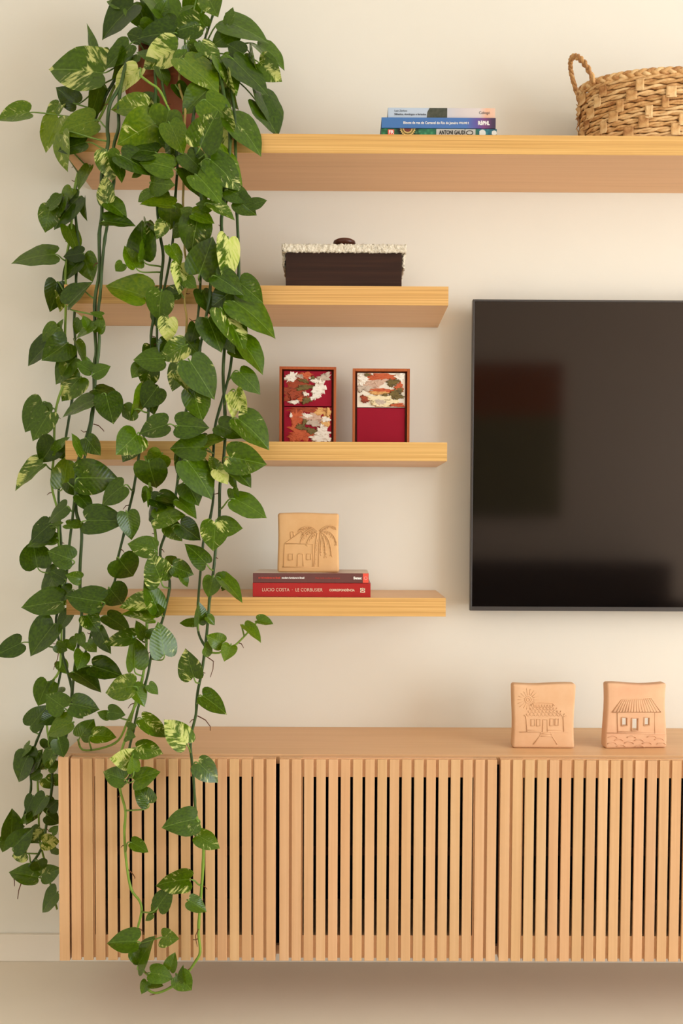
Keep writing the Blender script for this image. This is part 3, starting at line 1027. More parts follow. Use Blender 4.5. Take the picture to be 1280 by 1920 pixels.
M['straw'] = straw('dried_seagrass', (158, 104, 56), (210, 162, 104), (232, 194, 140))
BY = -0.135
bl_, bc_ = at(1094, 230, BY), at(1262, 230, BY)
BRX, BRY = bc_.x - bl_.x, 0.105
bz0 = SH_Z[0] + 0.0005
brim = at(1100, 172, BY).z - 0.004
BH = brim - bz0
bk = empty('woven_basket', (bc_.x, BY, bz0))
tag(bk, 'oval woven seagrass basket with looped handle on the top shelf', 'basket')


def ell(th, z, off=0.0):
    k = 1.0 + 0.035 * (z / BH)
    return Vector(((BRX * k + off) * math.cos(th), (BRY * k + off) * math.sin(th), z))


m = MB()
m.lathe([(0.94, 0.001), (0.97, 0.004), (1.0, BH * 0.99), (0.97, BH * 0.99), (0.93, 0.008)], 60, (0, 0), BRX - 0.006, BRY - 0.006)
m.build('inner_wall', 'straw', bk, smooth=True)
NROW = 12
rowh = BH / NROW
for i in range(NROW):
    z = rowh * (i * 0.985 + 0.64)
    for s in range(2):
        n = 150
        mb = MB()
        pts = []
        for k in range(n):
            th = 2 * math.pi * k / n
            ph = 34 * th / 2 * 1.0 + i * 1.3 + s * math.pi
            pts.append(ell(th, z + rowh * 0.24 * math.sin(ph), 0.0016 + 0.0022 * math.cos(ph)))
        rd = [rowh * (0.30 + 0.07 * math.sin(k * 1.7 + i * 2 + s)) for k in range(n)]
        mb.tube(pts, rd, 6, closed=True)
        mb.build('woven_strand', 'straw', bk, smooth=True)
# vertical flat strips going over two rows, staggered
strip_mesh = None
NC = 56
NS = 7
sp_ = BH / NS
for i in range(NS - 1):
    for k in range(NC):
        if (k - i) % 4 != 0:
            continue
        th = 2 * math.pi * (k + 0.5 + 0.25 * math.sin(i * 2.1 + k)) / NC
        z = sp_ * (i + 0.5) + 0.0055
        p = ell(th, z, 0.0060)
        tg = (ell(th + 0.02, z) - ell(th - 0.02, z)).normalized()
        if strip_mesh is None:
            mb = MB()
            hw, hh = 0.0100, sp_ * 0.62
            vs_, fs_ = [], []
            for a in range(5):
                for b in range(5):
                    u, v = a / 4 * 2 - 1, b / 4 * 2 - 1
                    vs_.append((u * hw, 0.0050 * v ** 4 + 0.0012 * u * u, v * hh))
            for a in range(4):
                for b in range(4):
                    fs_.append((a * 5 + b, (a + 1) * 5 + b, (a + 1) * 5 + b + 1, a * 5 + b + 1))
            mb.add(vs_, fs_)
            first = mb.build('flat_strip', 'straw', bk, smooth=True)
            md = first.modifiers.new('thick', 'SOLIDIFY')
            md.thickness = 0.0012
            dg = bpy.context.evaluated_depsgraph_get()
            me = bpy.data.meshes.new_from_object(first.evaluated_get(dg))
            first.modifiers.clear()
            first.data = me
            strip_mesh = first
            o = first
        else:
            o = child_copy(strip_mesh, bk)
        o.location = p
        o.rotation_euler = (0, 0, math.atan2(tg.y, tg.x) + math.pi + 0.0)
        o.scale = (0.8 + 0.45 * random.random(), 1, 0.9 + 0.2 * random.random())


def braid(path, closed, rad, amp, name, turns, parent=bk):
    """three interlaced strands following a path (list of points with normals)"""
    n = len(path)
    for s in range(3):
        pts, rd = [], []
        for k, (p, nn, bb_) in enumerate(path):
            ph = 2 * math.pi * turns * k / n + s * 2 * math.pi / 3
            pts.append(Vector(p) + Vector(bb_) * (amp * math.sin(ph)) + Vector(nn) * (amp * 0.55 * math.sin(2 * ph)))
            rd.append(rad * (0.92 + 0.12 * math.cos(2 * ph)))
        mb = MB()
        mb.tube(pts, rd, 7, closed=closed)
        mb.build(name, 'straw', parent, smooth=True)


path = []
n = 260
for k in range(n):
    th = 2 * math.pi * k / n
    p = ell(th, BH + 0.004, 0.002)
    nn = Vector((math.cos(th), math.sin(th), 0))
    path.append((p, nn, Vector((0, 0, 1))))
braid(path, True, 0.0052, 0.0052, 'rim_braid', 24)
for sx in (-1, 1):
    # loop handle at each end of the oval
    path = []
    n = 70
    base = Vector((sx * BRX * 1.03, 0, BH - 0.018))
    for k in range(n):
        t_ = k / (n - 1)
        a = math.pi * t_
        p = base + Vector((sx * (0.028 * math.sin(a) - 0.012 * (1 - math.sin(a))), -0.055 * math.cos(a) - 0.012, 0.086 * math.sin(a) ** 0.8 + 0.012 * (1 - t_)))
        tg = Vector((0, math.sin(a), math.cos(a)))
        path.append((p, Vector((sx, 0, 0)), tg.cross(Vector((1, 0, 0))).normalized()))
    braid(path, False, 0.0042, 0.0042, 'handle_braid', 5)

# things behind the camera, seen in the screen's reflection --------------------
M['band_rust'] = mat('painted_rust_band', (158, 84, 46), 0.8, 0.1)
M['band_olive'] = mat('painted_olive_field', (128, 112, 74), 0.8, 0.1)
M['sofa'] = mottled('dark_brown_upholstery', (74, 50, 38), (88, 62, 48), 30, 0.9, 0.1)
pt = empty('wall_canvas', (1.58, ROOM_Y0, 1.17))
tag(pt, 'large rust and olive canvas mirrored dimly in the television screen', 'painting')
m = MB(); m.box((-0.6, 0.001, 0), (0.6, 0.04, 0.72)); m.build('olive_field', 'band_olive', pt)
m = MB(); m.box((-0.6, 0.001, 0.72), (0.6, 0.04, 1.09)); m.build('rust_field', 'band_rust', pt)
sf = empty('sofa', (1.75, ROOM_Y0 + 0.55, 0))
tag(sf, 'dark brown sofa mirrored faintly low in the television screen', 'sofa')
for nm, a, b in (('seat_base', (-1.15, -0.45, 0.08), (1.15, 0.45, 0.30)), ('seat_cushion', (-0.93, -0.25, 0.30), (-0.005, 0.47, 0.46)), ('seat_cushion', (0.005, -0.25, 0.30), (0.93, 0.47, 0.46)),
                 ('backrest', (-1.15, -0.47, 0.30), (1.15, -0.25, 0.86)), ('armrest', (-1.15, -0.25, 0.30), (-0.935, 0.45, 0.62)), ('armrest', (0.935, -0.25, 0.30), (1.15, 0.45, 0.62))):
    m = MB(); m.box(a, b); m.build(nm, 'sofa', sf, bevel=0.03, seg=3)
for x in (-1.05, 1.05):
    for y in (-0.38, 0.36):
        m = MB(); m.box((x - 0.03, y - 0.03, 0), (x + 0.03, y + 0.03, 0.085)); m.build('leg', 'knob_wood', sf)


# ------------------------------------------------------------------ trailing pothos
def leaf_material():
    m = mat('pothos_leaf', (60, 100, 30), 0.22, 0.32)
    t = NT(m)
    uv = t.n('ShaderNodeUVMap', uv_map='leaf').outputs[0]
    sp = t.n('ShaderNodeSeparateXYZ')
    t.l(uv, sp.inputs[0])
    u = t.math('SUBTRACT', t.math('MULTIPLY', sp.outputs[0], 1.4), 0.3)
    s = t.math('SUBTRACT', sp.outputs[1], 0.5)
    a = t.math('ABSOLUTE', s)
    info = t.n('ShaderNodeObjectInfo')
    va = t.n('ShaderNodeAttribute', attribute_type='OBJECT', attribute_name='variegation').outputs['Fac']
    to = t.n('ShaderNodeAttribute', attribute_type='OBJECT', attribute_name='tone').outputs['Fac']
    # streaks follow the side veins: coordinate along a vein and across veins
    across = t.math('SUBTRACT', u, t.math('MULTIPLY', a, 0.75))
    cv = t.n('ShaderNodeCombineXYZ')
    t.l(t.math('MULTIPLY', across, 9.0), cv.inputs[0])
    t.l(t.math('MULTIPLY', s, 3.4), cv.inputs[1])
    t.l(t.math('MULTIPLY', info.outputs['Random'], 40.0), cv.inputs[2])
    n1 = t.n('ShaderNodeTexNoise', i_Scale=1.0, i_Detail=5.0, i_Roughness=0.62, i_Distortion=0.5)
    t.l(cv.outputs[0], n1.inputs['Vector'])
    cv2 = t.n('ShaderNodeCombineXYZ')
    t.l(t.math('MULTIPLY', u, 1.7), cv2.inputs[0])
    t.l(t.math('MULTIPLY', s, 2.4), cv2.inputs[1])
    t.l(t.math('MULTIPLY', info.outputs['Random'], 91.0), cv2.inputs[2])
    n2 = t.n('ShaderNodeTexNoise', i_Scale=1.0, i_Detail=1.0)
    t.l(cv2.outputs[0], n2.inputs['Vector'])
    f = t.math('ADD', t.math('MULTIPLY', n1.outputs['Fac'], 0.6), t.math('MULTIPLY', n2.outputs['Fac'], 0.4))
    thr = t.math('SUBTRACT', 0.655, t.math('MULTIPLY', va, 0.26))
    mask = t.math('MULTIPLY', t.math('SUBTRACT', f, thr), 16.0, clamp=True)
    mask = t.math('MULTIPLY', mask, t.math('MULTIPLY', va, 6.0, clamp=True))
    fine = t.n('ShaderNodeTexNoise', i_Scale=7.0, i_Detail=4.0)
    t.l(cv2.outputs[0], fine.inputs['Vector'])
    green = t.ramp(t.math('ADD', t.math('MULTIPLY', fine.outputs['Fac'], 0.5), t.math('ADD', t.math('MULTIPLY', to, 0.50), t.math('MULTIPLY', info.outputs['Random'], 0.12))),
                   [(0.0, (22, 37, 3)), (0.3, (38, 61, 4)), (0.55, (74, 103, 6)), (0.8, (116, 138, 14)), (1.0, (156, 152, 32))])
    yellow = t.ramp(n1.outputs['Fac'], [(0.3, (172, 192, 70)), (0.65, (212, 212, 134))])
    col = t.mix(mask, green, yellow)
    # pale midrib
    rib = t.math('MULTIPLY', t.math('SUBTRACT', 0.014, a), 90.0, clamp=True)
    col = t.mix(t.math('MULTIPLY', rib, 0.35), col, (146, 178, 74))
    t.l(col, t.b.inputs['Base Color'])
    veins = t.math('SINE', t.math('MULTIPLY', across, 52.0))
    t.bump(t.math('ADD', t.math('MULTIPLY', veins, 0.5), t.math('MULTIPLY', rib, -1.2)), 0.13, 0.0010)
    tr = t.n('ShaderNodeBsdfTranslucent')
    t.l(t.mix(0.35, col, (150, 190, 40)), tr.inputs['Color'])
    mx = t.n('ShaderNodeMixShader')
    mx.inputs[0].default_value = 0.16
    out = [n for n in m.node_tree.nodes if n.type == 'OUTPUT_MATERIAL'][0]
    t.l(t.b.outputs[0], mx.inputs[1])
    t.l(tr.outputs[0], mx.inputs[2])
    t.l(mx.outputs[0], out.inputs['Surface'])
    return m


M['leaf'] = leaf_material()
M['stem_dark'] = mottled('dark_green_stem', (40, 62, 18), (64, 90, 28), 12, 0.45, 0.4)
M['stem_light'] = mottled('light_green_stem', (110, 144, 42), (134, 162, 58), 12, 0.45, 0.4)
M['stem_tan'] = mottled('dried_tan_stem', (168, 148, 80), (190, 166, 98), 20, 0.7, 0.2)
M['petiole'] = mottled('green_petiole', (92, 126, 44), (118, 148, 60), 16, 0.45, 0.4)
M['root'] = mottled('brown_aerial_root', (88, 52, 34), (112, 70, 46), 60, 0.8, 0.1)

POT_Y = -0.128
pc = at(329, 200, POT_Y)
plant = empty('potted_pothos', (pc.x, POT_Y, SH_Z[0] + 0.0003))
tag(plant, 'variegated trailing pothos in a terracotta pot on the top shelf', 'potted plant')
PO = Vector(plant.location)
ph_ = at(329, 98, POT_Y - 0.116).z - PO.z
rt_ = 0.116
pm = MB()
pm.lathe([(0.080, 0.0), (0.083, 0.004), (rt_ * 0.93, ph_ * 0.74), (rt_ * 1.0, ph_ * 0.75), (rt_ * 1.035, ph_ * 0.98), (rt_ * 1.02, ph_), (rt_ * 0.94, ph_),
          (rt_ * 0.91, ph_ * 0.86), (0.02, ph_ * 0.86)], 48)
pm.build('pot', 'terracotta', plant, smooth=False)
sm = MB()
sm.lathe([(rt_ * 0.905, ph_ * 0.85), (rt_ * 0.905, ph_ * 0.865), (rt_ * 0.6, ph_ * 0.9), (0.01, ph_ * 0.92)], 32)
sm.build('soil', 'soil', plant, smooth=True)
bk_ = at(274, 84, POT_Y - 0.02) - PO
bm_ = MB()
bm_.tube([(bk_.x, bk_.y, ph_ * 0.8), (bk_.x, bk_.y, bk_.z - 0.005), (bk_.x + 0.002, bk_.y, bk_.z + 0.02)], [0.02, 0.019, 0.013], 10)
bm_.build('coir_stake', 'bark', plant, smooth=True)

# vines: list of (px, py, distance from wall); None keeps interpolating between given distances
VINES = [
 ('stem_dark', 0.0042, [(262,112,-.17),(238,118,-.24),(226,160,-.285),(206,195,-.30),(201,240,-.30),(203,265,-.31),(196,300),(190,340),(191,400),(186,440),(186,510,-.31),(178,560),(178,620),(180,660),(176,690),(176,740),(170,790),(160,825,-.31),(148,860),(142,900),(143,960),(153,995),(150,1060),(150,1110),(153,1150,-.30),(148,1200),(140,1250),(135,1300),(130,1350,-.27),(120,1392,-.27),(100,1430,-.22),(97,1480),(88,1540),(78,1590),(55,1625,-.20)]),
 ('stem_dark', 0.0038, [(268,110,-.18),(240,112,-.25),(226,165,-.29),(222,205,-.30),(222,240,-.31),(213,275),(214,320),(212,350),(205,400),(196,450),(191,500),(188,550),(184,585),(186,640),(181,690),(178,720),(172,790),(158,860),(141,930,-.32),(136,970),(130,1020),(124,1080),(112,1130,-.28),(105,1170),(118,1230),(134,1290),(132,1340,-.26)]),
 ('stem_dark', 0.0036, [(255,112,-.15),(225,135,-.17),(185,205,-.16),(172,250,-.12),(152,300,-.09),(146,330,-.08),(140,370),(142,410),(147,460),(143,510),(142,560),(139,600),(141,640),(142,700),(130,780,-.10),(122,830),(118,870),(110,920),(112,980),(115,1030),(112,1090),(118,1140),(120,1200),(110,1280,-.14),(85,1350),(65,1400),(57,1440),(58,1480),(45,1530,-.15)]),
 ('stem_light', 0.0032, [(215,160,-.16),(190,215,-.17),(170,250,-.13),(150,310,-.10),(138,365,-.09),(132,440),(125,480),(123,520),(123,580),(122,640),(126,700),(112,740),(103,780,-.12),(101,850),(97,910),(108,960),(110,1020),(115,1060),(116,1150),(114,1220),(110,1260),(92,1290,-.15),(88,1360),(92,1400),(72,1450),(72,1500),(73,1550),(75,1580),(88,1630),(95,1660),(107,1705,-.16)]),
 ('stem_dark', 0.0036, [(300,110,-.18),(291,125,-.25),(292,170,-.29),(290,230,-.30),(292,290),(296,330),(295,390),(300,440),(306,480),(302,520),(300,550),(290,590),(283,630),(286,680),(280,720),(277,790),(265,830),(258,870),(250,920),(242,955),(235,990),(225,1030),(218,1060),(215,1090),(195,1130),(178,1165,-.31),(165,1210),(150,1250,-.29)]),
 ('stem_dark', 0.0033, [(310,110,-.18),(303,150,-.27),(320,230,-.29),(332,300),(330,350),(327,390),(325,440),(318,490),(306,550),(295,600),(294,660),(288,720,-.31),(284,760)]),
 ('stem_tan', 0.0030, [(340,112,-.2),(336,160,-.27),(347,200,-.29),(345,240),(343,300),(344,340),(343,385),(348,420),(346,470),(355,520),(346,560),(350,600),(347,645,-.31)]),
 ('stem_dark', 0.0036, [(362,112,-.19),(370,160,-.27),(363,215,-.30),(360,250,-.32),(368,290),(372,330),(378,380),(385,430),(395,490),(393,550),(385,600),(375,650),(365,700),(352,750),(345,800),(338,850),(333,900),(325,950),(310,1000),(300,1040,-.32),(318,1090),(310,1140),(302,1170),(287,1210),(278,1260),(270,1290),(258,1330),(250,1370,-.33),(243,1400),(240,1425,-.345),(245,1450),(228,1475,-.35)]),
 ('stem_dark', 0.0030, [(372,450,-.30),(376,500,-.31),(374,560),(370,600),(364,650),(360,680,-.32)]),
 ('stem_dark', 0.0040, [(385,112,-.18),(408,130,-.25),(420,180,-.29),(431,260,-.30),(424,350),(415,410),(418,460),(421,510),(420,580),(421,640),(418,700),(421,760),(422,810),(419,860),(412,910),(411,970),(405,1020),(400,1070),(393,1120),(390,1160),(385,1210),(378,1260),(370,1300),(367,1340),(360,1370,-.34),(357,1400,-.35),(362,1450),(365,1500),(367,1530)]),
 ('stem_light', 0.0036, [(367,1530,-.35),(380,1570),(381,1610),(378,1660),(374,1710),(372,1750),(375,1785),(365,1805),(350,1825),(322,1850),(290,1862),(270,1848,-.35)]),
 ('stem_dark', 0.0036, [(395,112,-.17),(425,140,-.22),(438,200,-.28),(441,260,-.285),(443,370),(445,420),(447,470),(447,530),(440,600),(436,650),(430,700),(415,755),(403,800),(400,850),(396,890),(400,930),(392,980),(382,1010),(378,1050),(375,1080),(372,1120),(370,1160),(373,1190),(386,1215,-.32)]),
 ('stem_light', 0.0034, [(272,855,-.31),(278,880),(284,950),(291,1000),(293,1035),(287,1085),(277,1130),(275,1180),(273,1230),(265,1280),(250,1330),(240,1370,-.33),(230,1400,-.345),(222,1430),(225,1480),(235,1520),(233,1560),(236,1610),(245,1665),(262,1690),(265,1710),(258,1740),(250,1780),(265,1815),(285,1835,-.36)]),
 ('stem_light', 0.0028, [(256,1318,-.33),(240,1350,-.31),(222,1388,-.28),(190,1403,-.275),(155,1406,-.275),(146,1386,-.27)]),
 ('stem_light', 0.0026, [(346,60,-.2),(348,112,-.19)]), ('stem_dark', 0.0030, [(270,30,-.16),(285,75,-.17),(300,112,-.16)]), ('stem_dark', 0.0030, [(400,25,-.16),(385,70,-.17),(370,112,-.16)]),
 ('stem_light', 0.0030, [(263,142,-.30),(280,155,-.31),(298,168),(312,195),(322,215,-.31)]),
 ('stem_light', 0.0026, [(388,1222,-.32),(410,1224,-.325),(436,1212,-.33),(446,1205,-.33),(470,1180,-.33),(484,1163,-.33)]),
]


def spline(pts, sub=4):
    P = [Vector(p) for p in pts]
    out = []
    for i in range(len(P) - 1):
        p0, p1, p2, p3 = P[max(i - 1, 0)], P[i], P[i + 1], P[min(i + 2, len(P) - 1)]
        for k in range(sub):
            t = k / sub
            out.append(0.5 * ((2 * p1) + (p2 - p0) * t + (2 * p0 - 5 * p1 + 4 * p2 - p3) * t * t + (3 * p1 - p0 - 3 * p2 + p3) * t ** 3))
    out.append(P[-1])
    return out


VP = []          # (px, py, Y, 3d point) samples along all vines
vine_objs = []
rnd = random.Random(3)
for mname, rad, raw in VINES:
    known = [i for i, p in enumerate(raw) if len(p) == 3]
    pts = []
    for i, p in enumerate(raw):
        if len(p) == 3:
            Y = p[2]
        else:
            a = max(k for k in known if k < i)
            nxt = [k for k in known if k > i]
            if nxt:
                b = min(nxt)
                Y = raw[a][2] + (raw[b][2] - raw[a][2]) * (i - a) / (b - a)
            else:
                Y = raw[a][2]
        pts.append((p[0], p[1], Y))
    pp = spline(pts)
    P3 = [at(q.x, q.y, q.z) for q in pp]
    n = len(P3)
    for q, p in zip(pp, P3):
        VP.append((q.x, q.y, q.z, p))
    o = P3[0]
    mb = MB()
    mb.tube([p - o for p in P3], [rad * (1.0 - 0.25 * i / n) * (1.18 if i % 9 == 0 else 1.0) for i in range(n)], 7)
    vo = mb.build('vine', mname, plant, smooth=True)
    vo.location = o - PO
    vine_objs.append(vo)
    # short brown aerial roots at the nodes
    for i in range(12, n - 2, 9):
        if rnd.random() < 0.62 and pp[i].y > 190:
            sd = 1 if rnd.random() < 0.5 else -1
            L = rnd.uniform(0.006, 0.02)
            b = P3[i] - o
            rr = MB()
            rr.tube([b, b + Vector((sd * L * 0.6, -0.003, -L * 0.15)), b + Vector((sd * L, -0.004, -L * rnd.uniform(-0.2, 0.9)))], [0.0013, 0.001, 0.0006], 4)
            rr.build('aerial_root', 'root', vo)
# long dangling roots
for a in (((383,1228,-.325),(400,1240),(399,1255),(394,1270)), ((370,1342,-.335),(385,1350),(394,1362),(394,1370)), ((175,795,-.31),(185,798),(193,806),(195,809)), ((40,1655,-.16),(35,1670),(33,1685),(33,1686)), ((25,1640,-.16),(27,1652),(27,1660),(27,1662)),
          ((372,1742,-.355),(366,1755),(368,1766),(370,1775)), ((240,1630,-.35),(250,1640),(253,1646),(252,1648)), ((112,1205,-.2),(108,1235),(102,1250),(100,1256))):
    Y = a[0][2]
    P3 = [at(q[0], q[1], Y) for q in a]
    rr = MB()
    rr.tube([p - P3[0] for p in P3], [0.0013, 0.0011, 0.0009, 0.0007], 4)
    rr.build('aerial_root', 'root', plant).location = P3[0] - PO

